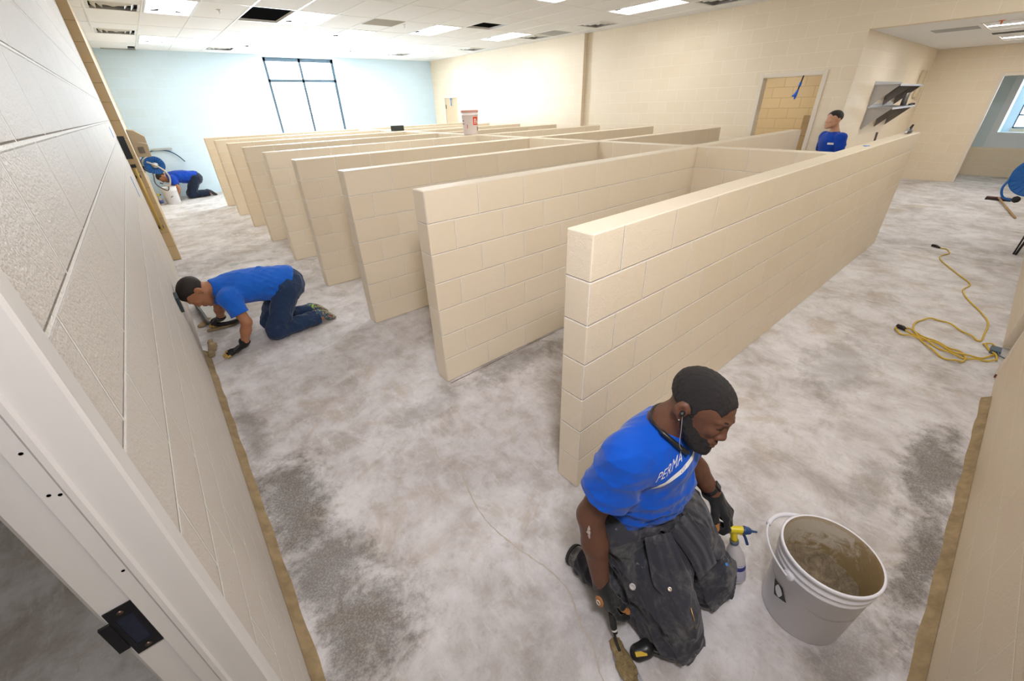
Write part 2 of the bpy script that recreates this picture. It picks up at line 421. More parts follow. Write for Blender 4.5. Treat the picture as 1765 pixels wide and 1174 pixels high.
ceiling_light(8.7, 3.2, ZA - .002, .6, 1.2, 'added unseen light in the tan room behind the open doorway', k=6.0)  # added out of view to brighten the room past the doorway
sprinkler(.34, 7.45, ZC, 'small white sprinkler head left of the missing black tile')
sprinkler(3.2, 7.22, ZC, 'small white sprinkler head between the brown tile and the middle light')
M_orange = mat('orange_cap', (.8, .2, .05), .5)
sprinkler(8.03, -.13, ZA, 'orange capped sprinkler beside the nearer alcove light', M_orange)
sprinkler(12.0, -.25, ZA, 'orange capped sprinkler beyond the deeper alcove light', M_orange)
o = MB().box(8.42, 8.86, .13, .63, ZA - .004, ZA + .0).build('return_grille', mat('grey_grille', (.42, .42, .42), .8)); tag(o, 'grey perforated panel in the low alcove ceiling', 'ceiling panel')
o = MB().box(9.9, 10.2, -.5, .1, ZA - .004, ZA + .0).build('slot_diffuser', M_vdark); tag(o, 'dark slot vent between the two alcove lights', 'vent')

# ------------------------------------------------------------------ windows and doors of the shell
M_bar = mat('dark_window_bar', (.06, .10, .13), .4)
M_glass = mat('window_glass', (.95, .98, 1.0), .02, alpha=.06)
b = MB(); W0, W1, Z0, Z1, YW = 2.03, 3.88, .9, 3.15, YF + .05
for q in ((W0, W0 + .07, Z0, Z1), (W1 - .07, W1, Z0, Z1), (2.92, 2.985, Z0, Z1), (W0, W1, Z0, Z0 + .06), (W0, W1, Z1 - .09, Z1), (W0, W1, 2.58, 2.645)):
    b.box(q[0], q[1], YW, YW + .06, q[2], q[3])
wn = struct(b.build('window_1', M_bar))
MB().box(W0, W1, YW + .03, YW + .034, Z0, Z1).build('pane', M_glass, wn)
b = MB(); WX = 15.5
for q in ((-1.33, -1.30), (-.93, -.905), (-.505, -.48)): b.box(WX, WX + .05, q[0], q[1], 1.0, 2.2)
for z in (1.0, 1.28, 2.16): b.box(WX, WX + .05, -1.33, -.48, z, z + .03)
wn = struct(b.build('window_2', M_bar))
MB().box(WX + .02, WX + .024, -1.33, -.48, 1.0, 2.2).build('pane', M_glass, wn)
M_blue = mat('pale_blue_reveal', (.62, .74, .80), .6)
wallbox('wall_recess', [(XW, XW + .15, -.2, .3, .64, ZA), (XW + .12, WX + .1, -.32, -.2, .0, ZA), (WX, WX + .1, -.48, -.32, .0, ZA), (WX, WX + .1, YR, -.48, 0, 1.0), (WX, WX + .1, YR, -.48, 2.2, ZA), (XW + .15, WX, YR, -.32, .5, .66)], M_blue)
wallbox('trim_2', [(XW - .02, XW + .12, -.32, -.2, .66, 2.15), (XW - .02, XW + .12, YR, -.32, .88, .97), (XW - .02, XW + .12, YR, -.2, 2.15, 2.3), (XW, XW + .15, YR, -.2, 2.3, ZA), (XW, XW + .1, YR, -.2, .64, .88)], mat('white_trim', (.74, .79, .85), .5))
wallbox('trim_3', [(WX - .06, WX + .02, -1.33, -.46, .92, .995)], mat('tan_sill', (.55, .45, .32), .5))
M_dframe = mat('cream_door_frame', (.80, .72, .60), .45)
def door_frame(name, x, y0, y1, z, dep=.156, w=.062):
    b = MB()
    b.box(x - .012, x + dep, y0, y0 + w, 0, z).box(x - .012, x + dep, y1 - w, y1, 0, z).box(x - .012, x + dep, y0 + w, y1 - w, z - w, z)
    return struct(b.build(name, M_dframe, bevel=.004))
door_frame('door_1', XB, 1.45, 2.43, 2.2)
df = door_frame('door_2', XB2, 11.5, 12.38, 2.17)
dl = MB().box(XB2 + .03, XB2 + .075, 11.56, 12.32, .01, 2.11).build('door_leaf', mat('tan_door', (.66, .52, .34), .5), df)
MB().box(XB2 + .015, XB2 + .03, 12.29, 12.32, 1.8, 1.92).build('hinge', mat('dark_steel', (.12, .12, .12), .4, .8), df)
door_frame('door_3', XE, -1.1, -.02, 2.16)
# frame of the recess in the right wall with its closed door
b = MB(); b.box(3.0, 3.05, YR - .16, YR + .012, .04, 2.2).box(3.62, 3.67, YR - .16, YR + .012, .04, 2.2).box(3.05, 3.62, YR - .16, YR + .012, 2.15, 2.2)
df = struct(b.build('door_4', M_dframe, bevel=.004))
MB().box(3.05, 3.62, YR - .15, YR - .10, .01, 2.15).build('door_leaf', M_dframe, df)
b = MB(); b.box(3.03, 3.055, YR - .155, YR + .008, 0, .10); b.build('rusty_foot', mat('rust', (.22, .07, .04), .8), df)
# left door: frame seen from close by with the dark strike plate
b = MB(); Y0 = -.34
prof = [(XL + .004, -.285), (XL + .012, -.290), (XL + .012, -.336), (XL + .008, -.341), (XL - .032, -.341), (XL - .035, -.346), (XL - .041, -.346), (XL - .044, -.342), (XL - .062, -.342), (XL - .0625, -.336),(XL - .098, -.336), (XL - .103, -.331), (XL - .103, -.285)]
vs = [(x, y, 0.0) for x, y in prof] + [(x, y, 2.2) for x, y in prof]; n = len(prof)
b.raw(vs, [(k, k + 1, n + k + 1, n + k) for k in range(n - 1)] + [(n - 1, 0, n, 2 * n - 1)])
dj = struct(b.build('door_5', M_frame))
bb = MB().box(XL - .1, XL + .012, -1.25, -.34, 2.15, 2.2).box(XL - .1, XL + .012, -1.27, -1.22, 0, 2.2); bb.build('frame_head', M_frame, dj)
ca = MB(); N = 150
vs = []; fs = []
for k in range(N + 1):
    z = 2.2 * k / N; jj = .0018 * math.sin(k * 2.3) + random.uniform(-.0016, .0016) + (.004 if (z % .2032) < .012 else 0)
    vs += [(XL + .010, -.288, z), (XL + .006, -.2815 + jj * .5, z), (XL - .001, -.275 + jj, z)]
for k in range(N):
    for q in (0, 1): fs.append((3 * k + q, 3 * k + q + 1, 3 * k + 4 + q, 3 * k + 3 + q))
ca.raw(vs, fs, 0, True).build('caulk_bead', mat('white_caulk', (.86, .84, .80), .45), dj)
M_blk = mat('black_oxide', (.018, .018, .022), .35, .3)
b = MB(); xs0, xs1 = XL - .096, XL - .064
b.box(xs0, xs1, -.3385, -.3365, 1.125, 1.145).box(xs0, xs1, -.3385, -.3365, 1.215, 1.237).box(xs1 - .007, xs1, -.3385, -.3365, 1.145, 1.215).box(xs0, xs0 + .006, -.3385, -.3365, 1.145, 1.215)
b.box(xs0 - .013, xs0, -.341, -.3365, 1.15, 1.215)
st = b.build('strike_plate', M_blk, dj)
MB().box(xs0 + .004, xs1 - .004, -.337, -.3362, 1.143, 1.217).build('strike_pocket', mat('pocket', (.02, .025, .05), .25), st)
for z in (1.135, 1.226):
    MB().lathe([(0, 0), (.0035, .0), (.0042, .001)], (0, 0, 0), 12, M=Matrix.Rotation(math.pi / 2, 4, 'X')).build('screw', mat('screw_bronze', (.18, .12, .10), .4, .7), st).location = ((xs0 + xs1) / 2, -.3388, z)
for z, xx in ((1.532, XL - .05), (1.46, XL - .047), (1.465, XL - .055), (1.30, XL - .048)):
    b = MB(); b.lathe([(0, 0), (.0022, .0)], (0, 0, 0), 8, M=Matrix.Rotation(math.pi / 2, 4, 'X')); b.build('bumper_hole', M_blk, dj).location = (xx, -.3424, z)

# trowelled mortar cove at the foot of the walls
def cove_mat():
    m = mat('sand_mortar', (.34, .25, .13), .85); nt = NT(m)
    tc = nt.add('ShaderNodeTexCoord').outputs['Object']
    c = nt.ramp(nt.noise(tc, 14, 6, .6), [(.35, (.27, .195, .10)), (.65, (.41, .30, .165))]); nt.set('Base Color', c)
    nt.set('Normal', nt.bump(nt.noise(tc, 220, 4, .7), .5, .002)); return m
M_cove = cove_mat()
def cove(name, pts, inner, h=.03):
    """pts along the wall; inner = direction away from the wall"""
    vs = []; fs = []; n = len(pts); k = 6
    for i, (x, y) in enumerate(pts):
        wd = .041 + .0025 * math.sin(i * .9) + random.uniform(-.001, .001)
        for q in range(k):
            t = q / (k - 1); 
            dd = wd * t; z = h * (1 - t) ** 1.7 + (.003 if q < k - 1 else -.001)
            vs.append((x + inner[0] * dd, y + inner[1] * dd, z))
    for i in range(n - 1):
        for q in range(k - 1): fs.append((i * k + q, i * k + q + 1, (i + 1) * k + q + 1, (i + 1) * k + q))
    fs.append(tuple(range(k))); fs.append(tuple((n - 1) * k + q for q in range(k - 1, -1, -1)))
    return struct(MB().raw(vs, fs, 0, True).build(name, M_cove))
cove('baseboard_left', [(XL + .001, -.28 + .05 * i) for i in range(70)], (1, 0))
cove('baseboard_right', [(2.65 - .05 * i, YR + .001) for i in range(80)], (0, 1))

# ------------------------------------------------------------------ block partitions
SP = 1.315; TH = .1397; HP = 1.4224
names = ['cream block partition nearest the camera, end beside the man with the white bucket', 'second block partition from the camera, between the nearest one and the third',
         'third block partition from the camera, end about level with the kneeling man in jeans', 'fourth block partition from the camera along the left aisle', 'fifth block partition from the camera along the left aisle',
         'sixth block partition from the camera along the left aisle', 'seventh block partition, third from the far wall', 'eighth block partition, second from the far wall', 'farthest block partition, last before the pale blue wall']
for k in range(9):
    y = SP * k; x1 = 6.30 if k < 2 else 6.56; x0 = [0, 0, -.005, -.03, -.04, -.05, -.06, -.08, -.1][k]
    b = MB().box(0, x1 - x0, 0, TH, 0, HP)
    o = b.build('block_partition', M_near if k == 0 else M_part, bevel=.007, seg=3); o.location = (x0, y, 0)
    tag(o, names[k], 'partition', 'block partitions across the room')
b = MB()
for k in range(8): b.box(0, TH, SP * k + TH, SP * (k + 1), 0, HP)
o = b.build('spine_wall', M_part, bevel=.002); o.location = (3.275, 0, 0)
tag(o, 'long low block wall running away and crossing all the partitions', 'partition')

# ------------------------------------------------------------------ sculpting: smooth distance fields turned into one continuous surface
class Field:
    def __init__(s, lo, hi, h):
        s.lo = np.array(lo, float); s.h = h
        s.n = np.ceil((np.array(hi, float) - s.lo) / h).astype(int) + 1
        s.F = np.full(tuple(s.n), .5, np.float32)
    def _sub(s, lo, hi):
        a = np.maximum(np.floor((np.array(lo) - s.lo) / s.h).astype(int), 0); b = np.minimum(np.ceil((np.array(hi) - s.lo) / s.h).astype(int) + 1, s.n)
        if np.any(b <= a): return None
        g = np.meshgrid(*[s.lo[i] + s.h * np.arange(a[i], b[i]) for i in range(3)], indexing='ij')
        return tuple(slice(a[i], b[i]) for i in range(3)), g
    def _put(s, sl, d, k, op):
        F = s.F[sl]
        if op == 'add':
            if k > 0:
                hh = np.maximum(k - np.abs(F - d), 0) / k; r = np.minimum(F, d) - hh * hh * k * .25
            else: r = np.minimum(F, d)
        elif op == 'sub':
            d = -d
            if k > 0:
                hh = np.maximum(k - np.abs(F - d), 0) / k; r = np.maximum(F, d) + hh * hh * k * .25
            else: r = np.maximum(F, d)
        s.F[sl] = r
    def cap(s, a, b, ra, rb=None, k=.02, op='add', flat=None):
        """round cone a->b; flat=(axis, factor) squeezes the section along an axis"""
        a = np.array(a, float); b = np.array(b, float); rb = ra if rb is None else rb
        m = max(ra, rb) * 1.05 + k + s.h * 3
        if flat is not None and flat[1] > 1: m *= flat[1]
        q = s._sub(np.minimum(a, b) - m, np.maximum(a, b) + m)
        if q is None: return s
        sl, g = q; ab = b - a; L2 = ab @ ab + 1e-12
        p = [g[i] - a[i] for i in range(3)]
        t = np.clip((p[0] * ab[0] + p[1] * ab[1] + p[2] * ab[2]) / L2, 0, 1)
        p = [p[i] - t * ab[i] for i in range(3)]
        r = ra + (rb - ra) * t
        if flat is not None:
            ax = np.array(flat[0], float); ax /= np.linalg.norm(ax)
            c = p[0] * ax[0] + p[1] * ax[1] + p[2] * ax[2]; w = c * (1 / flat[1] - 1)
            p = [p[i] + w * ax[i] for i in range(3)]
        d = np.sqrt(p[0] ** 2 + p[1] ** 2 + p[2] ** 2) - r
        s._put(sl, d.astype(np.float32), k, op); return s
    def chain(s, pts, rs, k=.02, op='add', flat=None):
        for i in range(len(pts) - 1): s.cap(pts[i], pts[i + 1], rs[i], rs[i + 1], k, op, flat)
        return s
    def ell(s, c, r, M=None, k=.02, op='add'):
        c = np.array(c, float); r = np.array(r, float); m = r.max() + k + s.h * 3
        q = s._sub(c - m, c + m)
        if q is None: return s
        sl, g = q; p = [g[i] - c[i] for i in range(3)]
        if M is not None: p = [p[0] * M[0][j] + p[1] * M[1][j] + p[2] * M[2][j] for j in range(3)]   # M columns are local axes
        q0 = np.sqrt(sum((p[i] / r[i]) ** 2 for i in range(3))); q1 = np.sqrt(sum((p[i] / r[i] ** 2) ** 2 for i in range(3))) + 1e-9
        d = q0 * (q0 - 1) / q1
        s._put(sl, d.astype(np.float32), k, op); return s
    def half(s, p, n, k=0, box=None):
        """cut away everything on the side n points to (optionally only inside a box lo,hi)"""
        n = np.array(n, float); n /= np.linalg.norm(n); p = np.array(p, float)
        lo, hi = box if box else (s.lo, s.lo + s.h * s.n)
        q = s._sub(lo, hi)
        if q is None: return s
        sl, g = q; d = -((g[0] - p[0]) * n[0] + (g[1] - p[1]) * n[1] + (g[2] - p[2]) * n[2])
        s._put(sl, d.astype(np.float32), k, 'sub'); return s
    def disp(s, fn, band=.05):
        g = [s.lo[i] + s.h * np.arange(s.n[i]) for i in range(3)]
        idx = np.nonzero(np.abs(s.F) < band)
        P = [g[i][idx[i]] for i in range(3)]
        s.F[idx] -= fn(*P).astype(np.float32); return s
    def mesh(s):
        F = s.F.copy(); F[0] = F[-1] = .5; F[:, 0] = F[:, -1] = .5; F[:, :, 0] = F[:, :, -1] = .5
        ins = F < 0; n = s.n
        c = np.zeros(tuple(n - 1), np.int8)
        for dx in (0, 1):
            for dy in (0, 1):
                for dz in (0, 1): c += ins[dx:n[0] - 1 + dx, dy:n[1] - 1 + dy, dz:n[2] - 1 + dz]
        act = (c > 0) & (c < 8); ids = np.full(act.shape, -1, np.int64); I = np.argwhere(act); ids[act] = np.arange(len(I))
        acc = np.zeros((len(I), 3)); cnt = np.zeros(len(I))
        cor = [(a, b, d) for a in (0, 1) for b in (0, 1) for d in (0, 1)]
        for p in cor:
            for ax in range(3):
                if p[ax]: continue
                q = list(p); q[ax] = 1
                fa = F[I[:, 0] + p[0], I[:, 1] + p[1], I[:, 2] + p[2]]; fb = F[I[:, 0] + q[0], I[:, 1] + q[1], I[:, 2] + q[2]]
                cr = (fa < 0) != (fb < 0); t = np.where(cr, fa / np.where(cr, fa - fb, 1), 0)
                v = np.zeros((len(I), 3)); v[:] = p; v[:, ax] += t
                acc[cr] += v[cr]; cnt[cr] += 1
        V = s.lo + s.h * (I + acc / cnt[:, None])
        faces = []
        for ax in range(3):
            sl0 = [slice(1, n[i] - 1) for i in range(3)]; sl0[ax] = slice(0, n[ax] - 1)
            sl1 = list(sl0); sl1[ax] = slice(1, n[ax])
            A = ins[tuple(sl0)]; B = ins[tuple(sl1)]
            E = np.argwhere(A != B); 
            if not len(E): continue
            off = np.array([1, 1, 1]); off[ax] = 0; E = E + off
            u, w_ = [(1, 2), (2, 0), (0, 1)][ax]
            eu = np.zeros(3, int); eu[u] = 1; ew = np.zeros(3, int); ew[w_] = 1
            quad = [E - eu - ew, E - ew, E, E - eu]
            q = np.stack([ids[x[:, 0], x[:, 1], x[:, 2]] for x in quad], 1)
            fl = ins[E[:, 0], E[:, 1], E[:, 2]]
            q[~fl] = q[~fl][:, ::-1]
            faces.append(q)
        Q = np.concatenate(faces); Q = Q[(Q >= 0).all(1)]
        return V, Q
    def build(s, name, mats, parent=None, smooth=0, mfn=None):
        V, Q = s.mesh()
        if smooth:
            for _ in range(smooth):
                acc = np.zeros_like(V); cnt = np.zeros(len(V))
                for a in range(4):
                    for b in ((a + 1) % 4, (a + 3) % 4):
                        np.add.at(acc, Q[:, a], V[Q[:, b]]); np.add.at(cnt, Q[:, a], 1)
                V = V * .5 + .5 * acc / np.maximum(cnt, 1)[:, None]
        return mesh_np(name, V, Q, mats, parent, mfn)
def mesh_np(name, V, Q, mats, parent=None, mfn=None):
    me = bpy.data.meshes.new(name)
    me.vertices.add(len(V)); me.vertices.foreach_set('co', np.asarray(V, np.float32).ravel())
    me.loops.add(Q.size); me.loops.foreach_set('vertex_index', Q.astype(np.int32).ravel())
    me.polygons.add(len(Q)); me.polygons.foreach_set('loop_start', np.arange(0, Q.size, 4, dtype=np.int32))
    me.polygons.foreach_set('use_smooth', np.ones(len(Q), bool))
    for m in (mats if isinstance(mats, (list, tuple)) else [mats]): me.materials.append(m)
    if mfn is not None:
        C = V[Q].mean(1); me.polygons.foreach_set('material_index', mfn(C).astype(np.int32))
    me.update(calc_edges=True); me.validate()
    o = bpy.data.objects.new(name, me); COL.objects.link(o)
    if parent: attach(o, parent)
    return o
def npf(v): return np.array(v, float)
def nrm(v): v = npf(v); return v / (np.linalg.norm(v) + 1e-12)
def rotv(v, ax, a):
    v = npf(v); ax = nrm(ax); return v * math.cos(a) + np.cross(ax, v) * math.sin(a) + ax * (ax @ v) * (1 - math.cos(a))
def folds(seed, n, f0, f1, amp, stretch=(1, 1, 1)):
    rg = np.random.RandomState(seed); W = [(rg.normal(size=3) * npf(stretch), rg.uniform(f0, f1), rg.uniform(0, 6.3)) for _ in range(n)]
    def fn(x, y, z):
        wx = .03 * np.sin(9 * y + 7 * z + seed); wy = .03 * np.sin(8 * z + 6 * x + seed); o = 0
        for v, fr, ph in W:
            v = v / (np.linalg.norm(v) + 1e-9)
            q = np.sin(fr * (v[0] * (x + wx) + v[1] * (y + wy) + v[2] * z) + ph); o = o + (1 - np.abs(q)) ** 2 * 1.6 - .55
        return amp * o / math.sqrt(n)
    return fn

def hand(F, W, fwd, back, thumb, curl, s=1.0, inf=0.0, thumb_curl=.5, spread=.10, k=.008, tips=None, thumb_out=.75):
    """W wrist, fwd palm direction, back = back-of-hand normal, thumb = direction of the thumb side; curl per finger index..little. Returns finger tip list"""
    W = npf(W); f = nrm(fwd); b = nrm(npf(back) - f * (npf(back) @ f)); t = nrm(npf(thumb) - f * (npf(thumb) @ f) - b * (npf(thumb) @ b))
    L = .088 * s
    base = [W + f * L + t * (.031 - .021 * i) * s + f * (-.004 * abs(i - 1.2)) * s for i in range(4)]
    for i in range(4):
        F.cap(W + t * (.018 - .012 * i) * s, base[i], .0165 * s + inf, .0125 * s + inf, k=.014)
    F.cap(W - f * .03 * s, W + f * .02 * s, .026 * s + inf, .026 * s + inf, k=.014, flat=(b, .75))
    F.cap(W + t * .02 * s + f * .02 * s - b * .006, W + t * .026 * s + f * .05 * s - b * .008, .018 * s + inf, .014 * s + inf, k=.014)
    segs = [(.042, .026, .022), (.047, .029, .023), (.043, .027, .022), (.034, .021, .020)]; rr = [.0098, .0100, .0095, .0085]
    res = []
    for i in range(4):
        d = nrm(f + t * spread * (1.2 - i * .8)); ax = np.cross(d, b); p = base[i]; c = curl[i]; pts = [p]
        for j, sl in enumerate(segs[i]):
            d = rotv(d, ax, -c[j] if hasattr(c, '__len__') else -c * (.8, 1.1, .8)[j]); 
            p = p + d * sl * s; pts.append(p)
        r0 = rr[i] * s + inf
        F.chain(pts, [r0 * 1.06, r0, r0 * .95, r0 * .84], k=k * .5)
        res.append(pts)
    tb = W + f * .022 * s + t * .026 * s - b * .008 * s; d = nrm(f * (1 - thumb_out * .45) + t * thumb_out - b * .25)
    p1 = tb + d * .038 * s; d2 = rotv(d, b, 0); d2 = nrm(d + (f * .8 - t * .35 - b * .5) * thumb_curl); p2 = p1 + d2 * .032 * s; d3 = nrm(d2 + (f * .3 - t * .5 - b * .3) * thumb_curl); p3 = p2 + d3 * .026 * s
    F.chain([tb, p1, p2, p3], [.0155 * s + inf, .0128 * s + inf, .0118 * s + inf, .0098 * s + inf], k=.009)
    res.append([tb, p1, p2, p3])
    return res

# ------------------------------------------------------------------ people
def cloth_mat(name, col, rough=.85, dirt=None, damt=.0, sheen=.2, dscale=9.0, dthr=(.5, .68)):
    m = mat(name, col, rough, spec=.2); nt = NT(m)
    tc = nt.add('ShaderNodeTexCoord').outputs['Object']
    n = nt.noise(tc, 11, 4); c = nt.mix(n, tuple(x * .9 for x in col), tuple(min(1, x * 1.08) for x in col))
    if dirt:
        a = nt.noise(tc, dscale, 8, .75, .4); c = nt.mix(nt.math('MULTIPLY', sm(nt, a, *dthr), damt), c, dirt)
        a2 = nt.noise(tc, dscale * 5, 3, .8); c = nt.mix(nt.math('MULTIPLY', sm(nt, a2, .68, .76), damt), c, tuple(min(1, x * 1.5) for x in dirt))
    nt.set('Base Color', c); nt.b.inputs['Sheen Weight'].default_value = sheen
    wv = nt.noise(tc, 420, 2, .5)
    nt.set('Normal', nt.bump(wv, .25, .0012)); return m
def skin_mat(name, col, col2, rough=.5):
    m = mat(name, col, rough, spec=.4); nt = NT(m)
    tc = nt.add('ShaderNodeTexCoord').outputs['Object']
    nt.set('Base Color', nt.mix(nt.noise(tc, 16, 5, .6), col, col2))
    nt.b.inputs['Subsurface Weight'].default_value = .08; nt.b.inputs['Subsurface Radius'].default_value = (.01, .004, .002)
    nt.set('Normal', nt.bump(nt.noise(tc, 300, 3, .7), .25, .001)); return m
def hair_mat(name, col, scale=420):
    m = mat(name, col, .55, spec=.45); nt = NT(m)
    tc = nt.add('ShaderNodeTexCoord').outputs['Object']; n = nt.noise(tc, scale, 4, .8)
    nt.set('Base Color', nt.mix(n, tuple(x * .5 for x in col), tuple(x * 1.6 for x in col)))
    nt.set('Normal', nt.bump(n, .9, .004)); return m
M_shirt = cloth_mat('royal_blue_cotton', (.003, .088, .54))
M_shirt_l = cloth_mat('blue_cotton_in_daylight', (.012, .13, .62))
M_work = cloth_mat('charcoal_work_cloth', (.042, .043, .054), .9, (.30, .29, .265), .55, dscale=6, dthr=(.47, .74))
M_jeans = cloth_mat('dark_denim', (.022, .045, .105), .9, (.25, .27, .28), .30, dscale=13, dthr=(.56, .75))
M_djeans = cloth_mat('navy_denim', (.012, .02, .045), .9)
M_glove = cloth_mat('black_glove_fabric', (.016, .016, .017), .8, (.12, .12, .10), .35)
M_gold = mat('gold_glove_tip', (.55, .36, .09), .7)
M_tanlea = mat('orange_leather', (.48, .21, .06), .6)
SK_dark = skin_mat('dark_brown_skin', (.105, .045, .026), (.18, .080, .048))
SK_tan = skin_mat('tan_skin', (.36, .15, .07), (.46, .21, .11))
SK_light = skin_mat('light_tan_skin', (.52, .27, .16), (.62, .35, .23))
H_black = hair_mat('cropped_black_hair', (.016, .013, .013))
H_brown = hair_mat('short_dark_brown_hair', (.014, .008, .005), 160)

def head_axes(fwd, up):
    f = nrm(fwd); u = nrm(npf(up) - f * (npf(up) @ f)); r = np.cross(f, u); return np.stack([r, f, u], 1)   # columns right, forward, up
def add_head(F, C, M, s=1.0, ear=True, detail=True, neck=None, nr=.058):
    """C = point between the ears, M = columns right, forward, up"""
    L = lambda x, y, z: C + M @ (npf((x, y, z)) * s)
    E = lambda c, r, k=.02, op='add', R=None: F.ell(L(*c), npf(r) * s, M if R is None else R, k=k * s, op=op)
    E((0, -.012, .048), (.077, .094, .079), .01)          # skull
    E((0, .02, .03), (.070, .078, .078), .03)              # forehead
    E((0, .045, -.035), (.054, .052, .060), .03)           # face
    E((0, .058, -.082), (.034, .034, .030), .03)           # chin mass
    F.cap(L(.048, .0, -.045), L(.022, .078, -.088), .020 * s, .017 * s, k=.028 * s); F.cap(L(-.048, .0, -.045), L(-.022, .078, -.088), .020 * s, .017 * s, k=.028 * s)
    if neck is not None: F.cap(L(0, -.022, -.03), neck, .052 * s, nr, k=.03)
    if not detail:
        F.cap(L(0, .092, .015), L(0, .112, -.02), .010 * s, .014 * s, k=.012 * s); 
    else:
        E((.032, .079, -.008), (.020, .016, .016), .02); E((-.032, .079, -.008), (.020, .016, .016), .02)     # cheek bones
        for sx in (-1, 1):
            E((sx * .031, .104, .020), (.020, .018, .0125), .012, 'sub')   # sockets
            E((sx * .030, .081, .018), (.0165, .0145, .0125), .003)          # lids over the eyeball
            F.cap(L(sx * .014, .1, .0355), L(sx * .046, .082, .036), .0078 * s, .006 * s, k=.012 * s)      # brow ridge
            F.cap(L(sx * .018, .0955, .0135), L(sx * .042, .087, .0145), .0022 * s, .0016 * s, k=.003 * s) # lower lid edge of the lowered upper lid
            E((sx * .0135, .103, -.026), (.0100, .0115, .0085), .007)          # nostril wings
            E((sx * .0075, .108, -.0345), (.0038, .006, .0035), .002, 'sub')
        F.cap(L(0, .094, .028), L(0, .108, -.012), .0082 * s, .0098 * s, k=.014 * s)
        E((0, .1105, -.022), (.0125, .0125, .0105), .010)
        E((0, .095, -.052), (.030, .014, .018), .012)                         # muzzle
        F.cap(L(-.020, .100, -.0555), L(0, .1085, -.0535), .0045 * s, .0062 * s, k=.005 * s); F.cap(L(.020, .100, -.0555), L(0, .1085, -.0535), .0045 * s, .0062 * s, k=.005 * s)
        F.cap(L(-.017, .099, -.0665), L(0, .1065, -.068), .0050 * s, .0074 * s, k=.005 * s); F.cap(L(.017, .099, -.0665), L(0, .1065, -.068), .0050 * s, .0074 * s, k=.005 * s)
        F.cap(L(-.024, .104, -.0605), L(.024, .104, -.0605), .0016 * s, .0016 * s, k=.002, op='sub')
        E((0, .092, -.098), (.020, .017, .015), .014)
    if ear:
        for sx in (-1, 1):
            E((sx * .078, -.014, .002), (.0095, .020, .031), .006)
            E((sx * .080, -.020, -.004 + .004), (.012, .020, .030), .004)
            E((sx * .0905, -.010, .004), (.0075, .0115, .018), .003, 'sub')
            E((sx * .079, -.006, -.026), (.007, .009, .009), .005)
    return L
def add_hair(F, C, M, s=1.0, t=.006, line=.062, side=.0, beard=False, nape=-.02, burns=True):
    """close crop: skull inflated by t, cut along the hairline in head space"""
    L = lambda x, y, z: C + M @ (npf((x, y, z)) * s)
    F.ell(L(0, -.012, .048), (npf((.077, .094, .079)) + t) * s, M, k=0)
    F.ell(L(0, .02, .03), (npf((.070, .078, .078)) + t) * s, M, k=.03 * s)
    # keep only above the hairline: cut face (in front and below) and below the ears
    F.cap(L(0, .098, .02), L(0, .15, -.05), .062 * s, .10 * s, k=.006, op='sub')
    F.cap(L(-.075, .062, -.01), L(-.075, .062, .030), .040 * s, .036 * s, k=.006, op='sub'); F.cap(L(.075, .062, -.01), L(.075, .062, .030), .040 * s, .036 * s, k=.006, op='sub')
    if not burns:
        for sx in (-1, 1): F.cap(L(sx * .075, .035, -.03), L(sx * .075, .040, .012), .040 * s, .034 * s, k=.006, op='sub')
    F.ell(L(.09, -.012, -.002), (.035 * s, .024 * s, .034 * s), M, k=.004, op='sub'); F.ell(L(-.09, -.012, -.002), (.035 * s, .024 * s, .034 * s), M, k=.004, op='sub')
    F.half(L(0, 0, nape), -M[:, 2] + M[:, 1] * .25 * 1, k=.006)

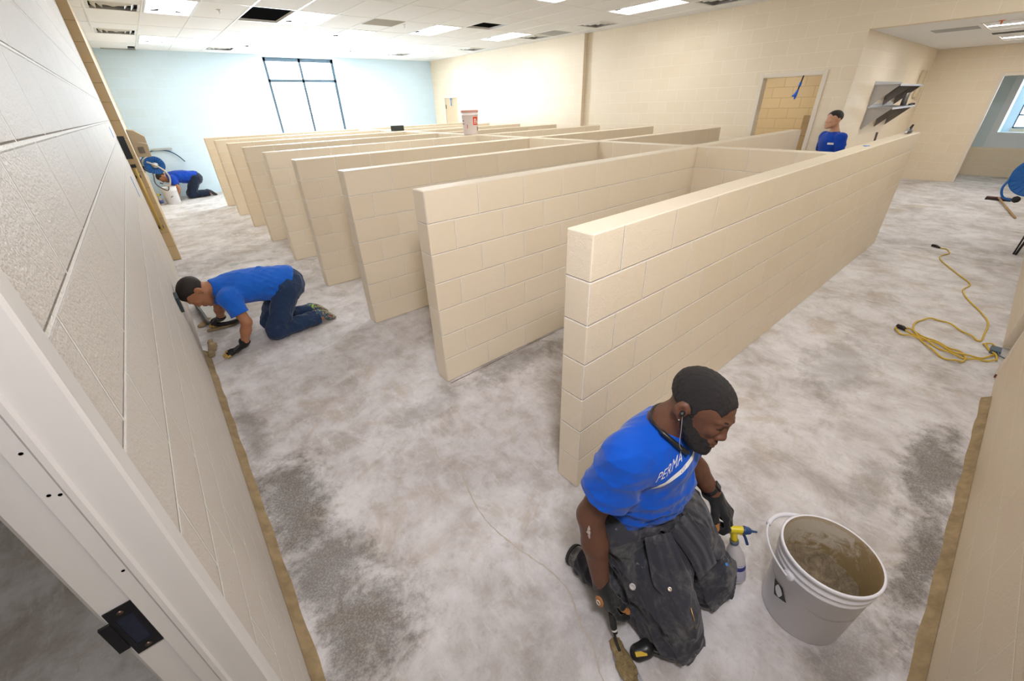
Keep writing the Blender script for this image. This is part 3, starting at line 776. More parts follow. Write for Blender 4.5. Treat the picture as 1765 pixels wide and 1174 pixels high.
def bounds(J, pad, keys=None):
    P = np.array([v for k, v in J.items() if k != 'cuff' and k[:4] != 'sole' and k != 'hemn' and (keys is None or k in keys)]); return P.min(0) - pad, P.max(0) + pad
def person(label, J, C, M, skin, hairm, shirtm, pantm, shoem, h=.006, hs=1.0, hand_fn=None, glove=None, detail=True, shirt_hook=None, pant_hook=None, body_hook=None, beard=None, sleeve_hook=None,
           tor=None, hair_t=.007, hair_kw=None, foldamp=.006, seed=3, hl=.0, base=None, arm=(.047, .041, .037, .029), leg=(.085, .062, .055, .042), sleeve=.62, pelv=(.165, .13, .12), sr=.078, rear=None, pfold=1.25):
    J = {k: npf(v) for k, v in J.items()}; J['cuff'] = float(J.get('cuff', 0.0))
    root = thing('person', base if base else (J['pelvis'][0], J['pelvis'][1], 0), label, 'person')
    tor = tor or dict(chest=(.165, .115, .16), belly=(.145, .115, .15))
    up = nrm(J['chest'] - J['pelvis']); side = nrm(J['shR'] - J['shL']); side = nrm(side - up * (side @ up)); fr = np.cross(up, side); TM = np.stack([side, fr, up], 1)
    hd = nrm(J['hipR'] - J['hipL']); fr2 = np.cross(up, hd)
    # ---- the body: one continuous surface
    lo, hi = bounds(J, .16); lo = np.minimum(lo, C - .2); hi = np.maximum(hi, C + .2)
    F = Field(lo, hi, h)
    F.ell(J['chest'], npf(tor['chest']) * .86, TM, k=.04).ell(J['waist'], npf(tor['belly']) * .86, TM, k=.05).ell(J['pelvis'], npf(pelv) * .85, TM, k=.05)
    F.cap(J['shR'], J['shL'], .052, .052, k=.05).cap(J['chest'], J['neck'], .07, .055, k=.05)
    for s_ in 'RL':
        F.chain([J['sh' + s_], J['el' + s_]], [arm[0] * 1.1, arm[1]], k=.035); F.cap(J['el' + s_], J['el' + s_] * .62 + J['wr' + s_] * .38, arm[1] * 1.0, arm[1] * 1.02, k=.02); F.cap(J['el' + s_] * .62 + J['wr' + s_] * .38, J['wr' + s_], arm[2] * 1.08, arm[3], k=.02)
        F.chain([J['hip' + s_], J['kn' + s_], J['an' + s_]], [leg[0], leg[1], leg[3]], k=.03); F.cap(J['an' + s_], J['to' + s_], .035, .028, k=.02)
    if hand_fn: hand_fn(F, 0.0)
    add_head(F, C, M, hs, detail=detail, neck=J['neck'] + (J['neck'] - C) * .15)
    if body_hook: body_hook(F)
    body = F.build('body', skin, root)
    # ---- hair
    Hh = min(h, .0035 if hair_t < .005 else .005); F = Field(C - .17, C + .19, Hh); add_hair(F, C, M, hs, hair_t, **(hair_kw or {}))
    F.disp(folds(seed, 9, 160, 320, .0016)); F.build('hair', hairm, root)
    # ---- shirt
    keys = ('chest', 'waist', 'shR', 'shL', 'neck', 'pelvis', 'elR', 'elL'); lo, hi = bounds(J, .22, keys)
    F = Field(lo, hi, h)
    F.ell(J['chest'], npf(tor['chest']), TM, k=.05).ell(J['waist'], npf(tor['belly']), TM, k=.06)
    F.cap(J['shR'], J['shL'], sr * .88, sr * .88, k=.06).cap(J['chest'], J['neck'] - up * .03, .095, .062, k=.05)
    hem = J['hem']; F.cap(J['waist'], hem + (hem - J['waist']) * .25, tor['belly'][0] * .82, tor['belly'][0] * .86, k=.05, flat=(fr, tor['belly'][1] / tor['belly'][0]))
    ends = {}; SL = []
    for s_ in 'RL':
        e = J['sh' + s_] + (J['el' + s_] - J['sh' + s_]) * sleeve; ends[s_] = e
        Fs = Field(lo, hi, h); Fs.cap(J['sh' + s_], e + (e - J['sh' + s_]) * .3, sr, sr * .82, k=0)
        if sleeve_hook: sleeve_hook(Fs, s_)
        ax = nrm(J['el' + s_] - J['sh' + s_]); Fs.disp(folds(seed + 2, 6, 22, 48, foldamp * 1.1), .05)
        Fs.half(e, ax, k=.004); Fs.cap(e - ax * .035, e + ax * .05, sr * .84 - max(.011, h * 1.5), sr * .86 - max(.011, h * 1.5), k=.003, op='sub'); SL.append(Fs)
    if shirt_hook: shirt_hook(F, TM, up, fr, side)
    F.disp(folds(seed, 7, 16, 34, foldamp, (1, 1, .6)), .06)
    fh = folds(seed + 5, 5, 45, 70, foldamp * 1.1, (.25, .3, 1.6))
    F.disp(lambda x, y, z: fh(x, y, z) * np.clip(1 - np.abs(((x - J['waist'][0]) * up[0] + (y - J['waist'][1]) * up[1] + (z - J['waist'][2]) * up[2])) / .14, 0, 1), .06)
    F.half(hem, J.get('hemn', hem - J['waist']), k=.006, box=(hem - .30, hem + .30))
    for Fs in SL:
        kk = .03; hh = np.maximum(kk - np.abs(F.F - Fs.F), 0) / kk; F.F = np.minimum(F.F, Fs.F) - hh * hh * kk * .25
    F.cap(J['neck'] - up * .012, J['neck'] + up * .12, .060, .075, k=.006, op='sub')
    shirt = F.build('shirt', shirtm, root, smooth=1)
    # ---- trousers
    keys = ('pelvis', 'hipR', 'hipL', 'knR', 'knL', 'anR', 'anL', 'waist'); lo, hi = bounds(J, .17, keys)
    F = Field(lo, hi, h)
    F.ell(J['pelvis'], pelv, TM, k=.06)
    for s_ in 'RL':
        F.chain([J['hip' + s_], J['kn' + s_]], [leg[0] * 1.22, leg[1] * 1.35], k=.04); F.chain([J['kn' + s_], J['an' + s_]], [leg[2] * 1.42, leg[3] * 1.5], k=.02)
    F.cap(J['pelvis'], J['pelvis'] * .55 + J['waist'] * .45, .12, .115, k=.05)
    if pant_hook: pant_hook(F, TM, up, fr2)
    F.disp(folds(seed + 1, 8, 18, 48, foldamp * pfold), .06)
    for s_ in 'RL':
        ax = nrm(J['an' + s_] - J['kn' + s_]); F.half(J['an' + s_] + ax * J.get('cuff', 0.0), ax, k=.006, box=(J['an' + s_] - .13, J['an' + s_] + .13))
    F.half((0, 0, .004), (0, 0, -1))
    pants = F.build('trousers', pantm, root, smooth=1)
    # ---- shoes
    for s_ in 'RL':
        a, t = J['an' + s_], J['to' + s_]; d = nrm(t - a); sole = J.get('sole' + s_); sole = nrm(sole) if sole is not None else npf((0, 0, -1))
        F = Field(np.minimum(a, t) - .12, np.maximum(a, t) + .12, max(.005, h * .8))
        heel = a + sole * .028 - d * .03; ball = t + sole * .012 - d * .03
        F.cap(a - sole * .02, heel, .042, .040, k=.02).cap(heel, ball, .040, .043, k=.03).cap(ball, t + d * .02, .040, .030, k=.02)
        up_p = a + sole * .062
        F.half((a + t) / 2 + sole * .052, sole, k=.004)
        F.half((0, 0, .002), (0, 0, -1))
        sh = F.build('shoe', shoem, root)
        F2 = Field(np.minimum(a, t) - .12, np.maximum(a, t) + .12, max(.005, h * .8))
        F2.cap(heel, ball, .046, .049, k=.03).cap(ball, t + d * .02, .045, .035, k=.02); F2.half((a + t) / 2 + sole * .055, sole, k=.003); F2.half((a + t) / 2 + sole * .034, -sole, k=.003); F2.half((0, 0, .002), (0, 0, -1))
        F2.build('sole', rear or M_black_rubber, sh)
    # ---- gloves
    if glove and hand_fn:
        hand_fn(None, .0035, root)
    return root, J, body, shirt, pants
M_black_rubber = mat('black_rubber', (.02, .02, .02), .7)
def gold_tips(mats):
    return mats

def glove_obj(root, W, fn, h, tips=(0, 1, 2, 3, 4), mats=None, cuff=None, tipfrac=1.35):
    """fn(F, inf) adds the hand and returns the finger chains"""
    F = Field(npf(W) - .21, npf(W) + .21, h); res = fn(F, .0024)
    P = []
    for i in tips:
        c = res[i]; P.append((c[-2], c[-1], .016))
    def mfn(Cc):
        m = np.zeros(len(Cc), int)
        for a, b, r in P:
            ab = b - a; L2 = ab @ ab; t = ((Cc - a) @ ab) / L2; d = np.linalg.norm(Cc - a - np.clip(t, 0, 2)[:, None] * ab, axis=1)
            m[(t > -.15) & (t < 2.2) & (d < r)] = 1
        return m
    if cuff is not None: F.cap(W, npf(W) + cuff, .034, .036, k=.012)
    F.disp(folds(11, 6, 60, 140, .0012), .02)
    return F.build('glove', mats or [M_glove, M_gold], root, mfn=mfn)

M_boot = cloth_mat('dusty_grey_boot', (.07, .07, .068), .9, (.30, .29, .26), .7, dscale=20, dthr=(.45, .6))
# ---- foreground man -------------------------------------------------------------
C1 = npf((-.128, -.566, 1.0)); M1 = head_axes((-.045, -.95, -.31), (.20, -.30, .93))
J1 = dict(pelvis=(-.14, -.425, .40), hipR=(-.23, -.44, .39), hipL=(-.05, -.44, .39), knR=(-.268, -.735, .085), knL=(.0, -.725, .085), anR=(-.305, -.34, .075), anL=(-.02, -.34, .075),
          toR=(-.315, -.265, .03), toL=(-.02, -.265, .03), waist=(-.150, -.462, .585), hem=(-.145, -.468, .485), chest=(-.155, -.470, .755), neck=(-.155, -.498, .905), shR=(-.315, -.455, .815), shL=(.005, -.50, .835),
          elR=(-.408, -.400, .550), wrR=(-.425, -.495, .245), elL=(.115, -.47, .555), wrL=(.185, -.612, .358))
J1['cuff'] = .035; J1['soleR'] = (.0, .75, -.1); J1['soleL'] = (.0, .75, -.1)
hR = lambda F, inf: hand(F, J1['wrR'], (-.02, -.42, -.91), (-.97, .12, .05), (.05, -.91, .42), [(.25, .55, .3), (.45, .8, .5), (.6, 1.0, .6), (.7, 1.1, .7)], s=1.02, inf=inf, thumb_curl=.45, thumb_out=.5)
hL = lambda F, inf: hand(F, J1['wrL'], (-.10, -.82, -.56), (.30, -.42, .85), (-.9, -.05, .2), [(.45, 1.0, .7), (.5, 1.1, .7), (.6, 1.1, .7), (.7, 1.1, .7)], s=1.06, inf=inf, thumb_curl=.6, thumb_out=.7)
def hands1(F, inf, root=None):
    if F is not None: hR(F, inf - .001); hL(F, inf - .001)
    else:
        glove_obj(root, J1['wrR'], hR, .003, tips=(4,), mats=[M_glove, M_tanlea], cuff=npf((.005, .01, .03)))
        glove_obj(root, J1['wrL'], hL, .003, tips=(4,), mats=[M_glove, M_tanlea], cuff=npf((-.01, .02, .01)))
def shirt1(F, TM, up, fr, side):
    F.ell(J1['chest'] + npf((-.02, -.045, .02)), (.13, .09, .09), TM, k=.05)      # chest
    F.ell(npf((-.15, -.525, .60)), (.13, .09, .11), TM, k=.05); F.ell(npf((-.19, -.45, .62)), (.165, .135, .15), TM, k=.05); F.cap((-.26, -.45, .66), (-.25, -.455, .50), .075, .085, k=.04)                   # belly

def sleeve1(F, s_):
    if s_ == 'R': F.cap((-.325, -.455, .79), (-.375, -.425, .64), .082, .098, k=.03)
def pants1(F, TM, up, fr):
    F.cap((-.28, -.42, .43), (-.02, -.40, .43), .125, .125, k=.05)
    F.ell((-.27, -.60, .23), (.085, .17, .12), None, k=.04); F.ell((.01, -.60, .24), (.09, .16, .12), None, k=.04)
    F.cap((-.265, -.74, .16), (-.26, -.78, .075), .078, .062, k=.03); F.cap((.0, -.73, .16), (.0, -.76, .075), .08, .062, k=.03)
    F.cap((.06, -.44, .40), (.12, -.56, .28), .085, .07, k=.04); F.cap((.06, -.56, .26), (.05, -.72, .14), .085, .08, k=.04)
    for x_ in (-.305, -.03): F.cap((x_, -.40, .085), (x_ - .003, -.295, .075), .066, .062, k=.03)
    F.cap((-.20, -.60, .33), (-.25, -.71, .20), .085, .09, k=.04)
J1 = {k: npf(v) for k, v in J1.items()}
man1, _, body1, shirt1o, pants1o = person('man in blue T-shirt and dusty black work trousers kneeling beside a white bucket', J1, C1, M1, SK_dark, H_black, M_shirt, M_work, M_boot, h=.0045, hand_fn=hands1, glove=True,
    shirt_hook=shirt1, sleeve_hook=sleeve1, pant_hook=pants1, tor=dict(chest=(.185, .130, .165), belly=(.165, .135, .15)), pelv=(.175, .15, .12), foldamp=.0065, arm=(.056, .047, .043, .031), leg=(.092, .07, .065, .05), sleeve=.60, sr=.084, pfold=1.9, hair_t=.0036)
# beard
def beard_obj(root, C, M, s, m, h=.003, t=.0035):
    L = lambda x, y, z: C + M @ (npf((x, y, z)) * s)
    F = Field(C - .19, C + .17, h)
    F.ell(L(0, .045, -.035), npf((.054 + t, .050 + t, .060 + t)) * s, M, k=0); F.ell(L(0, .058, -.084), npf((.036 + t, .036 + t, .034 + t)) * s, M, k=.03)
    for sx in (-1, 1): F.cap(L(sx * .053, .004, -.038), L(sx * .022, .080, -.090), (.019 + t) * s, (.017 + t) * s, k=.028); F.cap(L(sx * .066, .014, .012), L(sx * .058, .012, -.03), .008 * s, .014 * s, k=.02)
    F.ell(L(0, .096, -.098), (.024 * s, .020 * s, .022 * s), M, k=.014)
    F.cap(L(-.026, .095, -.058), L(0, .1075, -.0465), .0065 * s, .0055 * s, k=.006); F.cap(L(.026, .095, -.058), L(0, .1075, -.0465), .0065 * s, .0055 * s, k=.006)
    F.cap(L(-.026, .095, -.058), L(-.03, .088, -.08), .007 * s, .008 * s, k=.008); F.cap(L(.026, .095, -.058), L(.03, .088, -.08), .007 * s, .008 * s, k=.008)
    # bare cheeks, nose and lips
    F.ell(L(0, .125, .008), (.030 * s, .045 * s, .048 * s), M, k=.004, op='sub')
    for sx in (-1, 1): F.ell(L(sx * .040, .085, .008), (.036 * s, .050 * s, .050 * s), M, k=.006, op='sub')
    F.ell(L(0, .112, -.0605), (.021 * s, .014 * s, .0085 * s), M, k=.003, op='sub')
    F.half(L(0, 0, .016), M[:, 2], k=.004); F.half(L(0, -.012, 0), -M[:, 1] - M[:, 2] * .35, k=.004)
    F.disp(folds(31, 9, 150, 330, .0018))
    return F.build('beard', m, root)
beard_obj(man1, C1, M1, 1.0, H_black)
L1 = lambda x, y, z: C1 + M1 @ npf((x, y, z))
# eyebrows, closed lids
for sx in (-1, 1):
    MB().tube([tuple(L1(sx * (.013 + .036 * t), .1015 - .018 * t * t - .004 * t, .036 + .006 * math.sin(t * 2.6))) for t in [i / 8 for i in range(9)]], [.001 + .0022 * math.sin(.4 + 2.5 * i / 8) for i in range(9)], 6).build('eyebrow', H_black, man1)
    MB().tube([tuple(L1(sx * (.017 + .027 * t), .0985 - .012 * t * t, .0120 - .004 * math.sin(t * 3.1))) for t in [i / 8 for i in range(9)]], .0012, 5).build('eyelashes', H_black, man1)
# collar ring
def collar(root, J, up, r, m, tr=.006, lift=.0):
    n_ = nrm(up); a = nrm(np.cross(n_, (0, 1, .1))); b = np.cross(n_, a)
    return MB().tube([tuple(J['neck'] + n_ * (lift - .004) + a * r * math.cos(t) + b * r * math.sin(t)) for t in [2 * math.pi * i / 28 for i in range(28)]], tr, 8, closed=True).build('collar', m, root)
collar(man1, J1, nrm(J1['chest'] - J1['pelvis']) + npf((0, -.35, 0)), .064, M_shirt, .006, .004)
# neckband headset with its wires and earbud
pts = catmull([tuple(p) for p in (J1['neck'] + npf(q) for q in ((-.040, -.100, -.038), (-.068, -.062, -.002), (-.076, -.012, .022), (-.060, .034, .034), (-.005, .056, .036), (.05, .035, .034), (.070, -.012, .022), (.062, -.06, -.002), (.035, -.098, -.03)))], 6)
M_band = mat('black_plastic', (.015, .015, .017), .35)
nb = MB().tube(pts, [.0085 if i < 12 or i > len(pts) - 13 else .0042 for i in range(len(pts))], 10).build('neckband_headset', M_band)
tag(nb, 'black wireless neckband headset around the neck of the kneeling man', 'headset')
ear = L1(.088, -.006, .0)
MB().lathe([(0, .010), (.007, .009), (.0085, 0), (.006, -.010), (0, -.012)], tuple(ear), 14, M=Matrix.Rotation(math.pi / 2, 4, 'Y')).build('earbud', M_band, nb)
MB().tube(catmull([tuple(ear), tuple(L1(.082, .02, -.05)), tuple(L1(.07, .05, -.11)), tuple(J1['neck'] + npf((-.035, -.104, -.04)))], 8), .0011, 5).build('wire', mat('grey_wire', (.35, .35, .35), .5), nb)
es = MB().lathe([(0, .003), (.003, .002), (.0032, 0), (0, -.003)], tuple(L1(.086, -.002, -.028)), 10).build('earring', mat('silver', (.85, .85, .85), .15, 1.0), man1)
# wrist watch on the left arm
d = nrm(J1['wrL'] - J1['elL']); wc = J1['wrL'] - d * .045
a = nrm(np.cross(d, (0, 0, 1))); b_ = np.cross(a, d)
wt = MB().tube([tuple(wc + (a * math.cos(t) + b_ * math.sin(t)) * .0335) for t in [2 * math.pi * i / 24 for i in range(24)]], .0045, 6, closed=True).raw([], []).build('wrist_watch', M_band)
wt2 = MB()
for off in (-.007, -.0035, .0035, .007): wt2.tube([tuple(wc + d * off + (a * math.cos(t) + b_ * math.sin(t)) * .0335) for t in [2 * math.pi * i / 24 for i in range(24)]], .0045, 6, closed=True)
wt2.build('strap', M_band, wt)
Mw = Matrix(((a[0], d[0], b_[0], wc[0] + b_[0] * .037), (a[1], d[1], b_[1], wc[1] + b_[1] * .037), (a[2], d[2], b_[2], wc[2] + b_[2] * .037), (0, 0, 0, 1)))
MB().obox(Mw, -.016, .016, -.018, .018, -.004, .005).build('watch_case', M_band, wt, bevel=.003)
tag(wt, 'black watch on the wrist of the hand that holds the spray bottle', 'watch')
# glove badge on the back of the right hand
bw = J1['wrR'] + npf((-.034, -.02, -.035)); 
bd = Field(bw - .05, bw + .05, .0022); bd.ell(bw, (.006, .019, .030), None, k=0); bd.build('glove_badge', M_tanlea, man1)
MB().tube([tuple(bw + npf((-.007, .008 * math.cos(t), .012 * math.sin(t)))) for t in [2 * math.pi * i / 16 for i in range(16)]], .0018, 6, closed=True).build('glove_mark', mat('white_print', (.82, .80, .76), .5), man1)
# plaster smear on the right upper arm / elbow
sm_ = Field(J1['elR'] - .12, J1['elR'] + .12, .003); e0 = J1['elR']; w0 = J1['wrR']; 
sm_.ell(e0 * .86 + w0 * .14 + npf((-.040, -.012, .0)), (.006, .014, .055), None, k=0); sm_.disp(folds(4, 6, 120, 220, .002)); sm_.build('plaster_smear', mat('pale_plaster', (.50, .42, .40), .9), man1)

# overalls top tied at the waist: hanging sleeves
def flap(pts, w, t, seed, h=.005, k=.03):
    pts = [npf(p) for p in pts]; lo = np.min(pts, 0) - .13; hi = np.max(pts, 0) + .13; F = Field(lo, hi, h)
    return F, pts
F = Field((-.42, -.88, .10), (.20, -.42, .56), .005)
for pts, ws, fl in (
    ([(-.14, -.60, .455), (-.19, -.655, .36), (-.235, -.705, .265)], (.050, .066, .060), ((-.35, -.75, .55), .26)),
    ([(-.10, -.60, .46), (-.02, -.66, .38), (.02, -.72, .29)], (.052, .060, .050), ((.1, -.75, .6), .30)),
    ([(.03, -.52, .45), (.09, -.58, .37), (.10, -.66, .27)], (.060, .058, .045), ((.75, -.4, .5), .36)),
    ([(-.02, -.58, .46), (.07, -.50, .44)], (.05, .055), ((.2, -.6, .8), .5)),
    ([(-.30, -.52, .46), (-.14, -.59, .47), (.03, -.55, .47)], (.030, .034, .03), ((0, -1, 0), .7))):
    F.chain(pts, ws, k=.012, flat=fl)
F.disp(folds(21, 8, 26, 60, .010), .05)
jk = F.build('tied_jacket', M_work, man1, smooth=1)
tag(jk, 'dusty overall sleeves tied round the waist')
def sheet(name, Ls, Rs, parent, m, amp=.006, ridges=3, lift=.020, thick=.004, seed=1, nu=26, nv=18):
    Lc = catmull([Vector(p) for p in Ls], 12); Rc = catmull([Vector(p) for p in Rs], 12); vs = []; fs = []
    tc = npf((-1.2, -1.0, 1.85)); rg_ = random.Random(seed); ph = [rg_.uniform(0, 6) for _ in range(6)]
    for i in range(nu + 1):
        a_ = Lc[int(round(i / nu * (len(Lc) - 1)))]; b_2 = Rc[int(round(i / nu * (len(Rc) - 1)))]
        for j in range(nv + 1):
            v = j / nv; u = i / nu; p = npf(a_) * (1 - v) + npf(b_2) * v; n_ = nrm(tc - p)
            bulge = math.sin(math.pi * v) * .016
            r_ = amp * (math.sin(ridges * 2 * math.pi * v + ph[0] + 2.5 * u) + .5 * math.sin(ridges * 3.7 * math.pi * v + ph[1] - 3 * u) + .5 * math.sin(7 * u + ph[2] + 4 * v)) * (1 - .55 * u)
            vs.append(tuple(p + n_ * (lift + bulge + r_)))
    for i in range(nu):
        for j in range(nv): fs.append((i * (nv + 1) + j, i * (nv + 1) + j + 1, (i + 1) * (nv + 1) + j + 1, (i + 1) * (nv + 1) + j))
    o = MB().raw(vs, fs, 0, True).build(name, m, parent); md = o.modifiers.new('thick', 'SOLIDIFY'); md.thickness = thick * 2; md.offset = -1
    sb_ = o.modifiers.new('sub', 'SUBSURF'); sb_.levels = 1; sb_.render_levels = 1
    return o
sheet('sleeve', [(-.275, -.556, .455), (-.295, -.60, .375), (-.318, -.64, .325), (-.312, -.678, .296)], [(-.175, -.60, .445), (-.19, -.672, .372), (-.188, -.716, .311), (-.203, -.737, .274)], jk, M_work, amp=.0065, seed=3)
sheet('sleeve', [(-.187, -.60, .455), (-.164, -.69, .359), (-.160, -.735, .290)], [(-.09, -.61, .492), (-.045, -.69, .374), (-.03, -.745, .270)], jk, M_work, amp=.009, ridges=2.5, seed=5)
sheet('sleeve', [(-.10, -.60, .485), (-.02, -.665, .39), (.01, -.735, .27)], [(.0, -.56, .50), (.085, -.60, .41), (.125, -.66, .27)], jk, M_work, amp=.010, ridges=2.2, seed=9, nu=22)
def snap_on(obj_, px, r_=.0075):
    pass
bv1 = None
def bvh_of(o):
    me = o.data; return BVHTree.FromPolygons([tuple(o.matrix_world @ v.co) if False else tuple(v.co) for v in me.vertices], [tuple(p.vertices) for p in me.polygons])
# small details fixed to the clothes where they lie on the cloth surface
CAMP = npf((-1.21506, -.96941, 1.86693)); CAMR = np.array(CAMROWS)
def onto(bv, p, n):
    hit = bv.ray_cast(Vector(p), Vector(n)); return hit
bj = bvh_of(jk); bp_ = bvh_of(pants1o); bs = bvh_of(shirt1o)
def stud(bv, frm, tgt, r_, m, name, par):
    dd = nrm(npf(tgt) - npf(frm)); hit = bv.ray_cast(Vector(frm), Vector(dd))
    if hit[0] is None: return
    q = hit[1].to_track_quat('Z', 'Y').to_matrix().to_4x4(); q.translation = hit[0]
    MB().lathe([(r_, -.001), (r_, .0015), (r_ * .6, .003), (r_ * .55, .0018), (0, .0018)], (0, 0, 0), 16, M=q).build(name, m, par)
M_snap = mat('snap_metal', (.60, .52, .44), .35, .8); M_brass = mat('brass', (.65, .42, .16), .35, .9)
MB().lathe([(.0075, -.001), (.0075, .002), (.0045, .0032), (.004, .002), (0, .002)], (0, 0, 0), 16, M=Matrix.Translation((-.302, -.690, .345)) @ Vector((-.9, -.3, 1.5)).to_track_quat('Z', 'Y').to_matrix().to_4x4()).build('snap_button', M_snap, jk)
stud(bj, (-.9, -1.4, 1.2), (-.10, -.62, .40), .005, M_snap, 'snap_button', jk)
def zipper(bv, frm, tg, r_, m, name, par):
    P = []
    for t in tg:
        h_ = bv.ray_cast(Vector(frm), Vector(nrm(npf(t) - npf(frm))))
        if h_[0] is not None: P.append(tuple(h_[0] + h_[1] * r_ * .6))
    if len(P) > 1: MB().tube(P, r_, 6).build(name, m, par)
zipper(bp_, (-.9, -1.4, 1.0), [(-.225 - .015 * t, -.72 - .04 * t, .235 - .06 * t) for t in (0, .5, 1)], .0022, M_brass, 'zip', pants1o)
zipper(bp_, (-.9, -1.4, 1.0), [(-.25 + .05 * t, -.585 - .01 * t, .44 - .012 * t) for t in (0, .5, 1)], .0018, M_brass, 'zip', pants1o)
stud(bp_, (-.9, -1.4, 1.0), (-.352, -.575, .27), .012, mat('pocket_paper', (.55, .52, .50), .8), 'pocket_tab', pants1o)
stud(bp_, (-.6, -1.6, 1.0), (.03, -.75, .22), .006, mat('blue_tape', (.05, .28, .75), .5), 'tape_scrap', pants1o)
# knee pads
for s_, x in (('R', -.268), ('L', .0)):
    F = Field((x - .13, -.87, -.01), (x + .13, -.60, .16), .005); F.ell((x, -.755, .055), (.085, .055, .07), None, k=0); F.cap((x - .06, -.70, .045), (x + .06, -.70, .045), .05, .05, k=.03)
    F.half((0, 0, .003), (0, 0, -1)); F.half((x, -.75, .060), (0, .25, 1), k=.01)
    kp = F.build('knee_pad', M_band, man1)
F = Field((-.47, -.76, -.01), (-.33, -.60, .10), .004); F.cap((-.405, -.675, .02), (-.375, -.69, .03), .030, .030, k=0); F.half((0, 0, .002), (0, 0, -1)); F.cap((-.38, -.69, .03), (-.32, -.69, .04), .02, .02, k=.02)
kt = F.build('knee_pad_buckle', M_band, man1)
Mx = Matrix.Translation((-.412, -.690, .0475)) @ Matrix.Rotation(math.radians(-35), 4, 'Z')
MB().obox(Mx, -.022, .022, -.008, .008, -.002, .004).build('yellow_label', mat('yellow_rubber', (.75, .50, .05), .5), kt, bevel=.002)

# printed chest text: letters laid onto the cloth
def shirt_print(root, bv, text, C, U, V, N, size, m, name='chest_print', sx=1, depth=.0012):
    cu = bpy.data.curves.new(name, 'FONT'); cu.body = text; cu.size = size; cu.space_character = 1.05; cu.offset = -.0002; cu.resolution_u = 3
    to = bpy.data.objects.new(name, cu); COL.objects.link(to)
    bpy.context.view_layer.update()
    me = bpy.data.meshes.new_from_object(to.evaluated_get(bpy.context.evaluated_depsgraph_get())); bpy.data.objects.remove(to)
    bm = bmesh.new(); bm.from_mesh(me)
    bmesh.ops.triangulate(bm, faces=bm.faces)
    for _ in range(2):
        le = [e for e in bm.edges if e.calc_length() > .008]
        if le: bmesh.ops.subdivide_edges(bm, edges=le, cuts=1); bmesh.ops.triangulate(bm, faces=bm.faces)
    ok = set()
    for v in bm.verts:
        p = C + U * v.co.x * sx + V * v.co.y + N * .25; hit = bv.ray_cast(Vector(p), Vector(-N))
        if hit[0] is not None and hit[1].dot(Vector(N)) > .1: v.co = hit[0] + hit[1] * depth; ok.add(v)
    bmesh.ops.delete(bm, geom=[v for v in bm.verts if v not in ok], context='VERTS')
    bm.to_mesh(me); bm.free(); me.materials.clear(); me.materials.append(m)
    o = bpy.data.objects.new(name, me); COL.objects.link(o); attach(o, root); return o
def strip_print(root, bv, C, U, V, N, x0, x1, y0, y1, m, name, depth=.0010, skew=0):
    n, k = 40, 5; vs = []; fs = []
    for i in range(n + 1):
        for j in range(k + 1):
            x = x0 + (x1 - x0) * i / n; y = y0 + (y1 - y0) * j / k; p = C + U * (x + skew * (y - y0)) + V * y + N * .25; hit = bv.ray_cast(Vector(p), Vector(-N))
            vs.append(tuple(hit[0] + hit[1] * depth) if hit[0] is not None else None)
    for i in range(n):
        for j in range(k):
            q = (i * (k + 1) + j, (i + 1) * (k + 1) + j, (i + 1) * (k + 1) + j + 1, i * (k + 1) + j + 1)
            if all(vs[a] is not None for a in q) and max((Vector(vs[q[0]]) - Vector(vs[a])).length for a in q) < .03: fs.append(q)
    vs = [v or (0, 0, 0) for v in vs]
    o = MB().raw(vs, fs, 0, True).build(name, m); attach(o, root); return o
M_print = mat('white_print', (.82, .80, .76), .5)
N1 = nrm((-.50, -.84, .15)); U1 = nrm((.80, -.28, .53)); V1 = nrm((.22, -.10, .96))
PC = npf((-.298, -.560, .772))
shirt_print(shirt1o, bs, 'PERMA', PC, U1, V1, N1, .060, M_print, sx=.60)
strip_print(shirt1o, bs, PC + npf((.004, 0, -.036)), U1, V1, N1, -.008, .17, -.002, .020, M_print, 'chest_stripe', skew=.8)
shirt_print(shirt1o, bs, 'CO', PC + npf((.004, 0, -.033)) + U1 * .10, U1, V1, N1, .020, M_shirt, depth=.0022, sx=.7)

